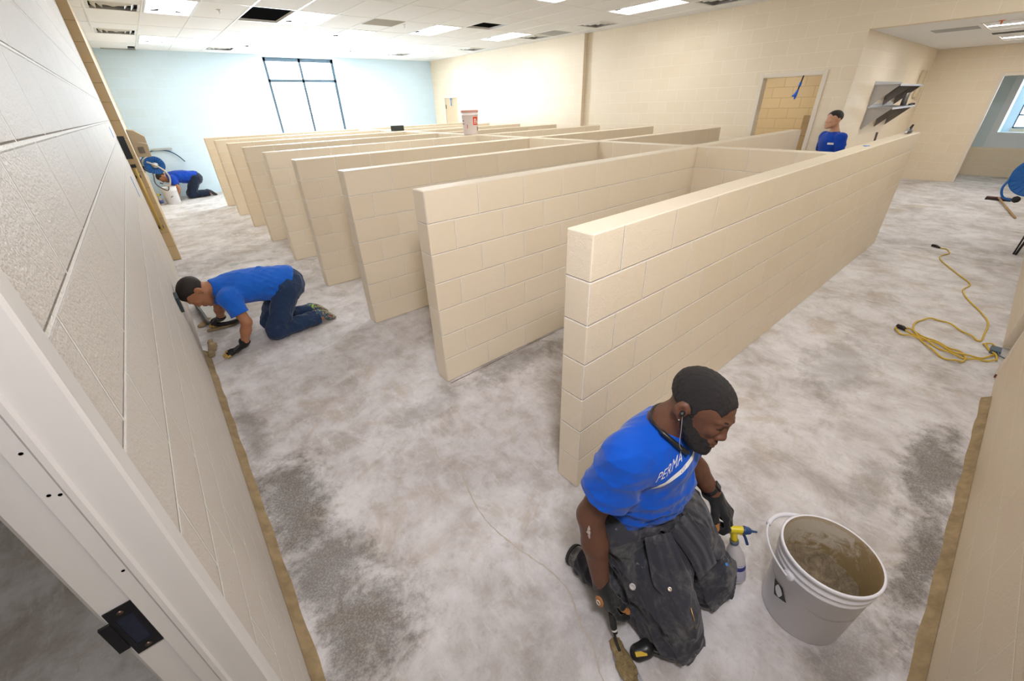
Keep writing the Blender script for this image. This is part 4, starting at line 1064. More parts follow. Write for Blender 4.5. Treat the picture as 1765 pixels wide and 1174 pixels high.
# ---- crawling men ---------------------------------------------------------------
def crawler(dx, dy, label, skin, shirtm, pantm, shoem, hairm, h, detail, s=1.0, gl=True, far=False):
    o = npf((dx, dy, 0))
    P = dict(pelvis=(-.60, 3.12, .46), hipR=(-.61, 3.21, .44), hipL=(-.61, 3.03, .44), knR=(-.80, 3.25, .075), knL=(-.80, 3.00, .075), anR=(-.42, 3.24, .075), anL=(-.41, 3.03, .075), toR=(-.315, 3.24, .035), toL=(-.305, 3.04, .035),
             waist=(-.76, 3.12, .50), hem=(-.60, 3.12, .46), chest=(-.93, 3.12, .525), neck=(-1.135, 3.11, .575), shR=(-1.06, 3.27, .50), shL=(-1.06, 2.965, .50), elR=(-1.14, 3.42, .31), elL=(-1.01, 2.88, .29), wrR=(-1.16, 3.58, .12), wrL=(-1.085, 2.91, .085))
    J = {k: npf(v) + o for k, v in P.items()}
    if far:
        J['wrR'] = J['wrR'] + npf((-.02, -.2, -.03)); J['elR'] = J['elR'] + npf((.06, -.1, 0))
    J['soleR'] = (.75, 0, .66); J['soleL'] = (.75, 0, .66)
    C = npf((-1.245, 3.09, .585)) + o; M = head_axes((-.42, -.16, -.90), (-.90, 0, .42)); J['hemn'] = npf((.80, 0, -.60))
    if far: C = C + npf((.03, 0, -.03))
    fL = lambda F, inf: hand(F, J['wrL'], (-.82, .10, -.40), (-.25, .0, .97), (.1, 1, 0), [(-.25, .1, .1)] * 4, s=1.0, inf=inf, thumb_curl=.1, spread=.30, thumb_out=.8)
    fR = lambda F, inf: hand(F, J['wrR'], (-.55, .80, -.25), (-.1, .1, .97), (-.8, -.6, 0), [(.5, .9, .5)] * 4, s=1.0, inf=inf, thumb_curl=.4)
    def hands(F, inf, root=None):
        if F is not None: fL(F, inf - .001); fR(F, inf - .001)
        elif gl:
            glove_obj(root, J['wrL'], fL, max(.0035, h * .55), tips=(0, 1, 2, 3), cuff=npf((.0, .0, .03))); glove_obj(root, J['wrR'], fR, max(.0035, h * .55), tips=(0, 1, 2, 3, 4), cuff=npf((.0, -.02, .02)))
    def sh(F, TM, up, fr, side):
        F.ell(J['chest'] + npf((.02, 0, .0)), (.19, .165, .145), None, k=.06); F.cap(J['waist'] + npf((0, 0, -.0)), J['hem'] + npf((.02, 0, .0)), .155, .160, k=.06)
        F.cap(J['hem'], J['hem'] + npf((.10, 0, -.06)), .160, .165, k=.04); F.cap(J['chest'] + npf((-.08, 0, .03)), J['neck'] + npf((.01, 0, .005)), .10, .072, k=.04)
    def pa(F, TM, up, fr):
        F.ell(J['pelvis'] + npf((.03, 0, -.01)), (.14, .165, .15), None, k=.05)
        for s_ in 'RL': F.cap(J['kn' + s_] + npf((0, 0, .03)), J['kn' + s_] + npf((.06, 0, -.005)), .085, .07, k=.02)
    root, _, b, s1, p1 = person(label, J, C, M, skin, hairm, shirtm, pantm, shoem, h=h, hand_fn=hands, glove=gl, detail=detail, shirt_hook=sh, pant_hook=pa, tor=dict(chest=(.165, .115, .17), belly=(.15, .115, .16)), pelv=(.15, .115, .12),
        arm=(.046, .040, .038, .028), leg=(.096, .068, .060, .048), sleeve=.66, sr=.088, hs=1.05, foldamp=.0055, seed=8, hair_kw=dict(nape=-.035, burns=False), rear=M_sole_y if not far else None)
    collar(root, J, nrm(J['neck'] - J['chest']) , .062, shirtm, .009, -.0)
    return root, J, C, M, s1, p1
M_sole_y = cloth_mat('scuffed_yellow_sole', (.42, .36, .20), .8, (.06, .06, .06), .8, dscale=26, dthr=(.45, .55))
M_sneak = mat('patterned_sneaker', (.06, .12, .22), .7); nt = NT(M_sneak); _tc = nt.add('ShaderNodeTexCoord').outputs['Object']
_n = nt.noise(_tc, 26, 3, .5, 1.2); nt.set('Base Color', nt.ramp(_n, [(.36, (.35, .55, .06)), (.42, (.03, .07, .16)), (.55, (.05, .10, .20)), (.60, (.50, .42, .12)), (.68, (.55, .12, .12))]))
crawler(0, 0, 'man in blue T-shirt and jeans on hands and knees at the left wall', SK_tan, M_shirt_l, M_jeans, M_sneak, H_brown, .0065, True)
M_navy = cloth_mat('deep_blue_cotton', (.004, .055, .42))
crawler(.20, 9.42, 'man in blue T-shirt crouching far off in front of the pale blue wall', SK_tan, M_navy, M_djeans, mat('black_shoe', (.02, .02, .02), .6), H_black, .011, False, gl=False, far=True)

# ---- standing man behind the partitions -----------------------------------------
def standing():
    px, py = 6.80, 1.035; f = nrm((-.80, .60, 0)); r = np.cross(f, (0, 0, 1)); U = npf((0, 0, 1)); g = 1.0
    A = lambda a, b, c: npf((px, py, 0)) + r * a + f * b + U * c
    J = dict(pelvis=A(0, 0, .86), hipR=A(.09, 0, .84), hipL=A(-.09, 0, .84), knR=A(.10, .02, .45), knL=A(-.10, .03, .45), anR=A(.10, -.02, .08), anL=A(-.11, -.01, .08), toR=A(.12, .13, .035), toL=A(-.13, .14, .035),
             waist=A(0, .01, 1.02), hem=A(0, 0, .86), chest=A(0, .01, 1.21), neck=A(0, -.01, 1.37), shR=A(.165, -.01, 1.30), shL=A(-.165, -.01, 1.30), elR=A(.215, -.04, 1.02), elL=A(-.215, -.04, 1.02), wrR=A(.22, .06, .79), wrL=A(-.22, .06, .79))
    C = A(0, .055, 1.53); M = head_axes(tuple(f + U * .02), (0, 0, 1))
    hr = lambda F, inf: hand(F, J['wrR'], (0, 0, -1), r, f, [(.3, .5, .3)] * 4, inf=inf); hl = lambda F, inf: hand(F, J['wrL'], (0, 0, -1), -r, f, [(.3, .5, .3)] * 4, inf=inf)
    def hands(F, inf, root=None):
        if F is not None: hr(F, inf); hl(F, inf)
    root, J, b, s1, p1 = person('man in blue T-shirt standing beyond the partitions by the open doorway', J, C, M, SK_light, H_black, M_navy, M_djeans, M_black_rubber, h=.009, hand_fn=hands, detail=True, pelv=(.155, .115, .11), foldamp=.005, seed=17, sr=.074,
        hair_kw=dict(burns=False), arm=(.044, .038, .036, .027), leg=(.08, .058, .055, .042), sleeve=.72)
    collar(root, J, U, .060, M_navy, .007)
    bv = bvh_of(s1); N = -r * .2 + f; V = npf((0, 0, 1)); Ux = nrm(np.cross(V, N)); strip_print(s1, bv, A(-.09, 0, 1.22), Ux, V, nrm(N), -.03, .045, -.012, .015, M_print, 'chest_print')
standing()

# ------------------------------------------------------------------ things around the foreground man
M_bucket = mat('white_pail_plastic', (.80, .79, .82), .38, spec=.5); nt = NT(M_bucket)
nt.b.inputs['Subsurface Weight'].default_value = .1; nt.b.inputs['Subsurface Radius'].default_value = (.02, .02, .02)
def mortar_wall():
    m = mat('mortar_streaked_plastic', (.7, .68, .62), .7); nt = NT(m); tc = nt.add('ShaderNodeTexCoord').outputs['Object']; sp = nt.add('ShaderNodeSeparateXYZ', {0: tc})
    n = nt.noise(tc, 22, 8, .7, .5); n2 = nt.noise(tc, 90, 5, .7)
    hgt = nt.math('ADD', nt.math('MULTIPLY', nt.math('SUBTRACT', .47, sp.outputs[2]), 5.0), nt.math('MULTIPLY', nt.math('SUBTRACT', n, .5), 3.2))
    hgt = nt.math('ADD', hgt, nt.math('MULTIPLY', nt.math('ADD', sp.outputs[0], sp.outputs[1]), -4.2)); 
    k = sm(nt, hgt, .05, .75); rim = sm(nt, nt.math('ADD', sp.outputs[2], nt.math('MULTIPLY', n2, .03)), .372, .385)
    col = nt.mix(k, (.66, .60, .50), (.33, .235, .105)); col = nt.mix(nt.math('MULTIPLY', n2, .35), col, (.42, .33, .19)); col = nt.mix(nt.math('MULTIPLY', rim, .5), col, (.42, .30, .14)); nt.set('Base Color', col)
    nt.set('Normal', nt.bump(nt.math('ADD', n, n2), .6, .004)); return m
M_minner = mortar_wall()
def mortar_top():
    m = mat('wet_mortar', (.24, .18, .10), .55); nt = NT(m); tc = nt.add('ShaderNodeTexCoord').outputs['Object']
    n = nt.noise(tc, 18, 8, .7, .8); nt.set('Base Color', nt.ramp(n, [(.35, (.17, .13, .08)), (.55, (.31, .24, .15)), (.7, (.42, .33, .21))])); nt.set('Normal', nt.bump(nt.noise(tc, 60, 6, .7, 1.0), .9, .01)); return m
def bucket(loc, label, s=1.0, full=True, n=56, plain=False, cat='bucket'):
    t = thing('bucket', loc, label, cat); x, y, z = loc
    R = lambda zz: (.1335 + .018 * zz / .37) * s
    prof = [(0, .004), (.10 * s, .002), (R(0) - .006, 0), (R(0), .006)]
    prof += [(R(.29), .29 * s), (R(.29) + .003, .292 * s), (R(.29) + .003, .297 * s), (R(.3), .300 * s), (R(.31), .318 * s), (R(.31) + .0045, .320 * s), (R(.31) + .0045, .326 * s), (R(.32), .329 * s), (R(.33), .350 * s), (R(.33) + .006, .352 * s), (R(.34) + .007, .366 * s), (R(.34) + .003, .370 * s), (R(.34) - .002, .368 * s)]
    MB().lathe([(a, b * 1) for a, b in prof], loc, n, caps=False).build('shell', M_bucket, t)
    prof = [(R(.34) - .002, .368 * s), (R(.3) - .004, .30 * s), (R(.1) - .004, .05 * s), (0, .05 * s)] if not full else [(R(.34) - .002, .368 * s), (R(.34) - .005, .355 * s), (R(.2) - .005, .2 * s), (R(.1) - .004, .12 * s)]
    b = MB().lathe(prof[::-1], (0, 0, 0), n, caps=False); o = b.build('lining', M_minner if full else M_bucket, t); o.matrix_parent_inverse = Matrix(); o.location = (0, 0, 0)
    return t, R
BX, BY = .240, -1.018
bk, RB = bucket((BX, BY, 0), 'white plastic bucket of wet mortar in front of the kneeling man', 1.03)
# mortar surface, scooped
n, k = 40, 18; vs = []; fs = []
rg = random.Random(5)
for j in range(k + 1):
    for i in range(n):
        a = 2 * math.pi * i / n; r_ = .148 * j / k; px_ = r_ * math.cos(a); py_ = r_ * math.sin(a)
        z_ = .155 + .05 * (j / k) ** 2 + .012 * math.sin(px_ * 42 + 1) * math.cos(py_ * 35) + .010 * math.sin(px_ * 90 + py_ * 60) * .6 - .02 * math.exp(-((px_ - .03) ** 2 + (py_ + .04) ** 2) / .0012) + rg.uniform(-.0022, .0022)
        vs.append((px_, py_, z_))
for j in range(k):
    for i in range(n):
        i2 = (i + 1) % n; fs.append((j * n + i, j * n + i2, (j + 1) * n + i2, (j + 1) * n + i))
mo = MB().raw(vs, fs, 0, True).build('mortar', mortar_top()); mo.location = (BX, BY, 0); tag(mo, 'wet brown mortar lying inside the white bucket', 'mortar', kind='stuff')
# lugs and bail
def on_b(ang, z, ex=0.0): r_ = RB(z) + ex; return npf((BX + r_ * math.cos(math.radians(ang)), BY + r_ * math.sin(math.radians(ang)), z * 1.0))
pa_, pb_ = 152, -28
for ang in (pa_, pb_):
    q = Matrix.Rotation(math.radians(ang), 4, 'Z') @ Matrix.Rotation(math.pi / 2, 4, 'Y'); q.translation = Vector(on_b(ang, .298)) 
    MB().lathe([(.020, -.004), (.020, .008), (.014, .012), (0, .012)], (0, 0, 0), 16, M=q).build('handle_lug', M_bucket, bk)
A_, B_ = on_b(pa_, .298, .012), on_b(pb_, .298, .012)
mid = (A_ + B_) / 2; e1 = (A_ - B_) / 2; e2 = nrm(npf((-.35, .85, 0)) - nrm(e1) * (npf((-.35, .85, 0)) @ nrm(e1))); e2 = nrm(e2 + npf((0, 0, .02)))
arc = [tuple(mid + e1 * math.cos(t) + e2 * .218 * math.sin(t)) for t in [math.pi * i / 40 for i in range(41)]]
arc = [tuple(A_)] + arc[1:-1] + [tuple(B_)]
MB().tube(arc, .0042, 8).build('bail', M_bucket, bk)
MB().tube(arc[14:27], .0095, 10).build('grip', M_bucket, bk)
# printed mark
def decal_b(pts, m, name, par, ex=.0012, sub=6):
    b = MB()
    for P in pts:
        vs = []; 
        for j in range(sub + 1):
            for i in range(sub + 1):
                u, v = i / sub, j / sub; a = (P[0][0] * (1 - u) + P[1][0] * u) * (1 - v) + (P[3][0] * (1 - u) + P[2][0] * u) * v; z = (P[0][1] * (1 - u) + P[1][1] * u) * (1 - v) + (P[3][1] * (1 - u) + P[2][1] * u) * v
                vs.append(tuple(on_b(a, z, ex)))
        b.raw(vs, [(j * (sub + 1) + i, j * (sub + 1) + i + 1, (j + 1) * (sub + 1) + i + 1, (j + 1) * (sub + 1) + i) for j in range(sub) for i in range(sub)], 0, True)
    return b.build(name, m, par)
DA, DB, DC, DD = (134, .195), (151, .203), (163, .155), (143, .125)
M_ink = mat('black_ink', (.015, .015, .015), .5)
decal_b([(DA, DB, DC, DD)], M_ink, 'printed_mark', bk)
b = MB(); cx_ = sum(p[0] for p in (DA, DB, DC, DD)) / 4; cz_ = sum(p[1] for p in (DA, DB, DC, DD)) / 4
vs = [tuple(on_b(cx_, cz_, .0022))]
for i in range(32):
    t = 2 * math.pi * i / 32; ux, uz = (DB[0] - DA[0]) / 2, (DB[1] - DA[1]) / 2; vx, vz = (DD[0] - DA[0]) / 2, (DD[1] - DA[1]) / 2
    # super-ellipse pinched at two corners like the print
    cu, su = math.cos(t), math.sin(t); q = .86 * (1 - .22 * (cu * su > 0) * abs(math.sin(2 * t)))
    vs.append(tuple(on_b(cx_ + q * (ux * cu + vx * su) * .92, cz_ + q * (uz * cu + vz * su) * .92, .0022)))
b.raw(vs, [(0, 1 + i, 1 + (i + 1) % 32) for i in range(32)], 0, True).build('mark_field', M_bucket, bk)

def mortar_top2():
    m = mat('ochre_mortar', (.34, .25, .11), .6); nt = NT(m); tc = nt.add('ShaderNodeTexCoord').outputs['Object']
    n = nt.noise(tc, 40, 8, .75, .8); nt.set('Base Color', nt.ramp(n, [(.35, (.17, .12, .05)), (.55, (.34, .245, .11)), (.7, (.50, .41, .27))])); nt.set('Normal', nt.bump(nt.noise(tc, 110, 6, .7, 1.0), .9, .006)); return m
# finishing trowel loaded with mortar
T0 = npf((-.437, -.590, .012)); Td = nrm((-.24, -.55, 0)); Ts = np.cross((0, 0, 1), Td)
tr = thing('trowel', tuple(T0), 'long narrow trowel coated with mortar under the gloved right hand', 'trowel')
outl = [(0, .010), (.02, .022), (.05, .032), (.10, .036), (.36, .036)]
vs = []; 
for d_, w_ in outl:
    for s_ in (-1, 1):
        for z_ in (0, .0022): vs.append(tuple(T0 + Td * d_ + Ts * w_ * s_ + npf((0, 0, z_ - .004))))
fs = []
for i in range(len(outl) - 1):
    a = i * 4; c = a + 4; fs += [(a, a + 2, c + 2, c), (a + 1, c + 1, c + 3, a + 3), (a, c, c + 1, a + 1), (a + 2, a + 3, c + 3, c + 2)]
fs += [(0, 1, 3, 2), tuple(len(vs) - 4 + q for q in (0, 2, 3, 1))]
MB().raw(vs, fs).build('blade', mat('scuffed_steel', (.42, .42, .46), .35, .8), tr)
F = Field((-.66, -1.0, 0), (-.36, -.54, .05), .0035); F.cap(T0 + Td * .012, T0 + Td * .09, .026, .036, k=0, flat=((0, 0, 1), .28)); F.cap(T0 + Td * .09, T0 + Td * .19 - Ts * .008, .032, .022, k=.02, flat=((0, 0, 1), .25)); F.cap(T0 + Td * .19 + Ts * .018, T0 + Td * .34 + Ts * .026, .015, .008, k=.02, flat=((0, 0, 1), .35)); F.cap(T0 + Td * .14 - Ts * .022, T0 + Td * .24 - Ts * .028, .012, .007, k=.01, flat=((0, 0, 1), .35))
F.disp(folds(9, 10, 70, 170, .0032)); F.build('mortar_load', mortar_top2(), tr)
MB().tube(catmull([tuple(T0 + Td * .04 + npf((0, 0, .006))), tuple(T0 + Td * .01 + npf((0, 0, .02))), tuple(T0 - Td * .01 + npf((0.0, 0, .045))), tuple(T0 - Td * .0 + npf((.003, .01, .06)))], 6), .0055, 8).build('tang', M_black_rubber, tr)
MB().tube([tuple(npf((-.432, -.585, .058))), tuple(npf((-.430, -.572, .085))), tuple(npf((-.428, -.555, .15)))], [.0105, .013, .013], 12).build('handle', M_black_rubber, tr)
MB().tube([tuple(npf((-.4315, -.582, .068))), tuple(npf((-.4308, -.578, .074)))], .0122, 12).build('ferrule', M_print, tr)

# spray bottle held by the left hand
Sb = npf((.166, -.795, 0)); St = npf((.160, -.742, .212)); ax = nrm(St - Sb); q = Vector(ax).to_track_quat('Z', 'Y').to_matrix().to_4x4()
Sb = npf((.166, -.790, .006)); q.translation = Vector(Sb)
sb = thing('spray_bottle', tuple(Sb), 'spray bottle with yellow and blue trigger head held down by the kneeling man', 'spray bottle')
M_hdpe = mat('cloudy_plastic', (.62, .60, .60), .35, spec=.5); nt = NT(M_hdpe); nt.b.inputs['Subsurface Weight'].default_value = .3; nt.b.inputs['Subsurface Radius'].default_value = (.03, .03, .03)
MB().lathe([(0, .0), (.034, 0), (.039, .006), (.040, .05), (.040, .115), (.0375, .135), (.030, .160), (.020, .185), (.0145, .197), (.0145, .205)], (0, 0, 0), 28, M=q).build('bottle', M_hdpe, sb)
M_lab = mat('label_print', (.75, .75, .80), .5); nt = NT(M_lab); tc = nt.add('ShaderNodeTexCoord').outputs['Object']; sp = nt.add('ShaderNodeSeparateXYZ', {0: tc})
lz = nt.math('ADD', sp.outputs[2], 0.0); w1 = nt.math('GREATER_THAN', nt.math('SINE', nt.math('MULTIPLY', lz, 700)), .3)
band = nt.math('ADD', nt.math('MULTIPLY', nt.math('GREATER_THAN', lz, .088), nt.math('LESS_THAN', lz, .108)), nt.math('LESS_THAN', lz, .034)); band = nt.math('MAXIMUM', band, nt.math('MULTIPLY', w1, .55))
nt.set('Base Color', nt.mix(band, (.66, .66, .74), (.025, .03, .20)))
MB().lathe([(.0405, .022), (.0408, .023), (.0408, .109), (.0405, .110)], (0, 0, 0), 28, M=q).build('label', M_lab, sb)
M_yel = mat('yellow_plastic', (.78, .62, .02), .35); M_nblue = mat('navy_plastic', (.02, .06, .18), .35)
MB().lathe([(.017, .200), (.018, .202), (.018, .216), (.0165, .218)], (0, 0, 0), 20, M=q).build('neck_ring', mat('slate_plastic', (.12, .15, .20), .4), sb)
MB().lathe([(.0155, .217), (.014, .232), (.0125, .255), (.012, .268)], (0, 0, 0), 20, M=q).build('neck', M_yel, sb)
hd = Sb + ax * .268; fd = nrm((.62, -.78, .05)); 
F = Field(hd - .08, hd + .09, .0025); F.cap(hd - fd * .026 + npf((0, 0, .006)), hd + fd * .030 + npf((0, 0, .012)), .013, .0145, k=.004); F.cap(hd, hd + fd * .030 - npf((0, 0, .010)), .010, .009, k=.006); F.cap(hd - npf((0, 0, .02)), hd, .012, .013, k=.006)
F.build('spray_head', M_yel, sb)
F = Field(hd - .05 + fd * .05, hd + .06 + fd * .05, .0025); F.cap(hd + fd * .040 + npf((0, 0, .010)), hd + fd * .052 + npf((0, 0, .010)), .018, .015, k=.003); F.cap(hd + fd * .05 + npf((0, 0, .010)), hd + fd * .085 + npf((0, 0, .008)), .006, .0045, k=.004); F.build('nozzle', M_nblue, sb)
MB().tube(catmull([tuple(hd + fd * .034 + npf((0, 0, -.004))), tuple(hd + fd * .048 + npf((-.004, -.004, -.028))), tuple(hd + fd * .058 + npf((-.010, -.012, -.058)))], 6), .0062, 8).build('trigger', M_nblue, sb)

# repaired crack in the slab
def strip(name, pts, w, m, label, cat, z=.0012, wob=.3):
    P = catmull([(x, y, 0) for x, y in pts], 10); vs = []; fs = []
    for i, p in enumerate(P):
        d_ = (P[min(i + 1, len(P) - 1)] - P[max(i - 1, 0)]).normalized(); s_ = Vector((-d_.y, d_.x, 0)); ww = w * (1 + wob * math.sin(i * 1.7) + random.uniform(-wob, wob))
        jx = random.uniform(-w, w) * .8
        c = p + s_ * jx
        vs += [tuple(c + s_ * ww + Vector((0, 0, .0003))), tuple(c + Vector((0, 0, z + .0003))), tuple(c - s_ * ww + Vector((0, 0, .0003)))]
    for i in range(len(P) - 1):
        for q_ in (0, 1): fs.append((3 * i + q_, 3 * i + q_ + 1, 3 * i + 4 + q_, 3 * i + 3 + q_))
    o = MB().raw(vs, fs, 0, True).build(name, m); return struct(o)
M_fill = mat('pale_crack_filler', (.56, .49, .42), .8)
strip('trim_6', [(-.425, .794), (-.456, .695), (-.418, .542), (-.48, .282), (-.493, .114), (-.463, -.073), (-.428, -.232), (-.433, -.344), (-.488, -.459), (-.508, -.536), (-.567, -.64), (-.6, -.8)], .0032, M_fill, '', '')
M_dust = mat('pale_dust_line', (.60, .58, .57), .9)
strip('trim_7', [(-.85, 2.43), (-.4, 2.52), (-.067, 2.604), (.3, 2.61)], .004, M_dust, '', '', z=.0006)
strip('trim_8', [(2.26, -.02), (2.2, -.35), (2.16, -.8), (2.26, -1.19), (2.25, -1.34)], .003, M_dust, '', '', z=.0006)
strip('trim_9', [(.01, 1.29), (1.2, 1.302), (2.2, 1.30), (3.2, 1.305)], .004, mat('dark_floor_seam', (.14, .10, .06), .9), '', '', z=.0008)

# ------------------------------------------------------------------ right aisle
M_cord = mat('yellow_cord_jacket', (.66, .44, .04), .5)
cpts = [(6.56, -.649), (6.559, -.717), (6.367, -.762), (6.183, -.707), (5.939, -.743), (5.511, -.929), (5.204, -1.062), (4.948, -1.033), (4.69, -1.088), (4.379, -1.209), (4.129, -1.277), (3.849, -1.276), (3.653, -1.267),
        (3.68, -1.213), (3.795, -1.111), (3.887, -.986), (3.824, -.895), (3.658, -.847), (3.462, -.87), (3.289, -.953), (3.101, -1.085), (3.10, -1.185), (3.159, -1.218), (3.264, -1.201), (3.321, -1.11), (3.384, -.976), (3.47, -.849), (3.509, -.783), (3.426, -.749),
        (3.335, -.793), (3.335, -.89), (3.333, -1.02), (3.254, -1.169), (3.292, -1.296), (3.408, -1.352), (3.56, -1.372), (3.622, -1.34), (3.606, -1.288), (3.52, -1.32), (3.403, -1.372), (3.315, -1.372), (3.248, -1.30), (3.197, -1.208), (3.23, -1.086), (3.35, -.944), (3.434, -.815)]
P = catmull([(x, y, .007) for x, y in cpts], 7)
P = [Vector((p.x, p.y, .0075 + (.006 + .006 * math.sin(i * .7) if i > 85 else 0))) for i, p in enumerate(P)]
ec = thing('extension_cord', (3.5, -1.0, 0), 'yellow extension cord coiled on the floor by the right wall recess', 'cord')
MB().tube(P, .0068, 7).build('cable', M_cord, ec)
MB().tube([(6.62, -.56, .016), (6.60, -.60, .016), (6.56, -.649, .012)], [.018, .02, .010], 10).build('socket_end', M_blk, ec)
MB().tube([(3.434, -.815, .014), (3.455, -.795, .018), (3.47, -.75, .018)], [.010, .020, .018], 10).build('plug', M_blk, ec)
pg = MB().box(3.46, 3.56, -1.389, -1.33, 0, .035).tube(catmull([(3.55, -1.36, .02), (3.50, -1.37, .03), (3.42, -1.385, .02), (3.40, -1.45, .01)], 6), .006, 6).build('power_block', mat('grey_plug_block', (.10, .14, .18), .5), bevel=.006)
tag(pg, 'small grey plug block on the floor beside the rusty recess foot', 'plug')
br = thing('push_broom', (10.95, -.9, 0), 'push broom lying on the far floor with its handle toward the right wall', 'broom')
MB().box(10.92, 11.0, -1.07, -.74, .03, .06).build('head_block', mat('dark_wood_red', (.10, .03, .025), .6), br, bevel=.012)
MB().box(10.915, 11.005, -1.075, -.735, .0, .032).build('bristles', M_black_rubber, br)
MB().tube([(10.93, -.90, .055), (9.28, -1.205, .018)], .014, 8).build('handle', mat('bare_wood', (.45, .27, .12), .6), br)
pl = MB().tube([(6.82, -1.32, 0.012), (7.05, -1.372, .55)], .012, 8).tube([(6.84, -1.30, .012), (7.2, -1.33, .5)], .009, 8).build('grabber_pole', M_blk); tag(pl, 'pair of dark poles leaning on the right wall', 'pole')

M_rblue = mat('reel_blue', (.01, .14, .50), .35)
M_chrome = mat('galvanised', (.55, .56, .58), .3, .8)
M_whose = mat('white_hose', (.68, .68, .68), .5)
def hose_reel(c, axis, up, R, label, hosem, flip=1, spokes=22, wall=None):
    c = npf(c); a = nrm(axis); u = nrm(up); v = np.cross(a, u)
    t = thing('hose_reel', tuple(c), label, 'hose reel')
    q = Matrix(((v[0], u[0], a[0], c[0]), (v[1], u[1], a[1], c[1]), (v[2], u[2], a[2], c[2]), (0, 0, 0, 1)))
    for zz in (-.11, .11):
        b = MB().lathe([(.05, zz), (R * .35, zz + .006), (R * .96, zz), (R, zz + .008), (R, zz + .014), (R * .94, zz + .010), (R * .35, zz + .014), (.05, zz + .010)], (0, 0, 0), 44, M=q)
        for k in range(spokes):
            an = 2 * math.pi * k / spokes; p0 = q @ Vector((R * .34 * math.cos(an), R * .34 * math.sin(an), zz)); p1 = q @ Vector((R * .93 * math.cos(an), R * .93 * math.sin(an), zz))
            b.tube([p0 + (q.to_3x3() @ Vector((0, 0, -.004 * (1 if zz < 0 else -3)))), p1 + (q.to_3x3() @ Vector((0, 0, -.004 * (1 if zz < 0 else -3))))], .006, 5)
        b.build('disc', M_rblue, t)
    MB().lathe([(.045, -.15), (.045, .15)], (0, 0, 0), 18, M=q).build('hub', M_chrome, t)
    P = []
    for k in range(7 * 24):
        an = 2 * math.pi * k / 24; rr = R * .55 + (k // 72) * .022; zz = -.09 + .18 * ((k % 72) / 72); P.append(q @ Vector((rr * math.cos(an), rr * math.sin(an), zz)))
    MB().tube(P, .011, 6).build('hose', hosem, t)
    return t, q, t
# right wall reel
rr, q, _ = hose_reel((7.55, -1.155, .85), (-1, 0, 0), (0, 0, 1), .235, 'blue hose reel on the right wall near the far broom', M_rblue)
MB().tube(catmull([(7.439, -0.936, 0.820), (7.413, -0.910, 0.701), (7.439, -0.953, 0.590), (7.456, -1.047, 0.556)], 8), .013, 8).build('hose_tail', M_rblue, rr)
MB().lathe([(0, -.045), (.032, -.03), (.045, 0), (.032, .03), (0, .045)], (7.456, -1.081, 0.569), 18).build('hose_stop', M_black_rubber, rr)
MB().box(7.35, 7.75, -1.393, -1.375, .65, 1.05).box(7.37, 7.39, -1.39, -1.15, .82, .88).box(7.71, 7.73, -1.39, -1.15, .82, .88).build('wall_bracket', M_chrome, rr)

# ------------------------------------------------------------------ far left corner
XW_ = XL2
lr, q, _ = hose_reel((-1.135, 8.85, 1.12), (.2, -1, 0), (0, 0, 1), .145, 'blue hose reel with white hose on the far left wall above the crouching man', M_whose)
MB().tube(catmull([(-1.201, 8.581, 1.191), (-1.108, 8.535, 1.135), (-1.015, 8.535, 1.033), (-0.987, 8.535, 0.912), (-1.034, 8.535, 0.800), (-1.108, 8.563, 0.819)], 10), .013, 8).build('hose_tail', M_whose, lr)
MB().box(-1.284, -1.27, 8.95, 9.1, 1.0, 1.25).box(-1.28, -1.1, 9.0, 9.03, 1.09, 1.15).build('wall_bracket', M_chrome, lr)
wh = thing('equipment_cabinet', (-1.29, 8.0, 1.3), 'beige metal cabinet with a grey grille on the far left wall above the blue reel', 'cabinet')
vs = [(-1.284, 8.0, 1.31), (-1.11, 8.0, 1.30), (-1.095, 8.0, 1.59), (-1.20, 8.0, 1.68), (-1.284, 8.0, 1.69)]; vs += [(x, 8.55, z) for x, y, z in vs]
MB().raw(vs, [(0, 1, 2, 3, 4), (9, 8, 7, 6, 5)] + [(i, i + 5, (i + 1) % 5 + 5, (i + 1) % 5) for i in range(5)]).build('case', mat('beige_enamel', (.47, .40, .29), .5), wh, bevel=.006)
MB().box(-1.235, -1.165, 7.99, 8.0, 1.36, 1.45).build('grille', mat('grey_mesh', (.16, .15, .13), .6), wh)
MB().tube([(-1.21, 7.985, 1.52), (-1.105, 7.985, 1.49)], .004, 6).build('trim_strip', M_white, wh)
kb = MB().box(-1.383, -1.315, 6.30, 6.34, 1.40, 1.66).build('control_panel', M_blk, bevel=.004); tag(kb, 'flat black control box at the edge of the left wall', 'control box')
pp = thing('gas_pipe', (-1.335, 6.52, .5), 'yellow pipe clamped to the tan end of the left wall', 'pipe')
MB().tube([(-1.352, 6.52, 1.27), (-1.348, 6.52, .46)], .017, 10).build('tube', mat('yellow_pipe', (.62, .42, .10), .45), pp)
for z in (1.30, 1.17, .50): MB().box(-1.378, -1.325, 6.515, 6.598, z - .018, z + .018).build('clamp', M_blk, pp, bevel=.004)
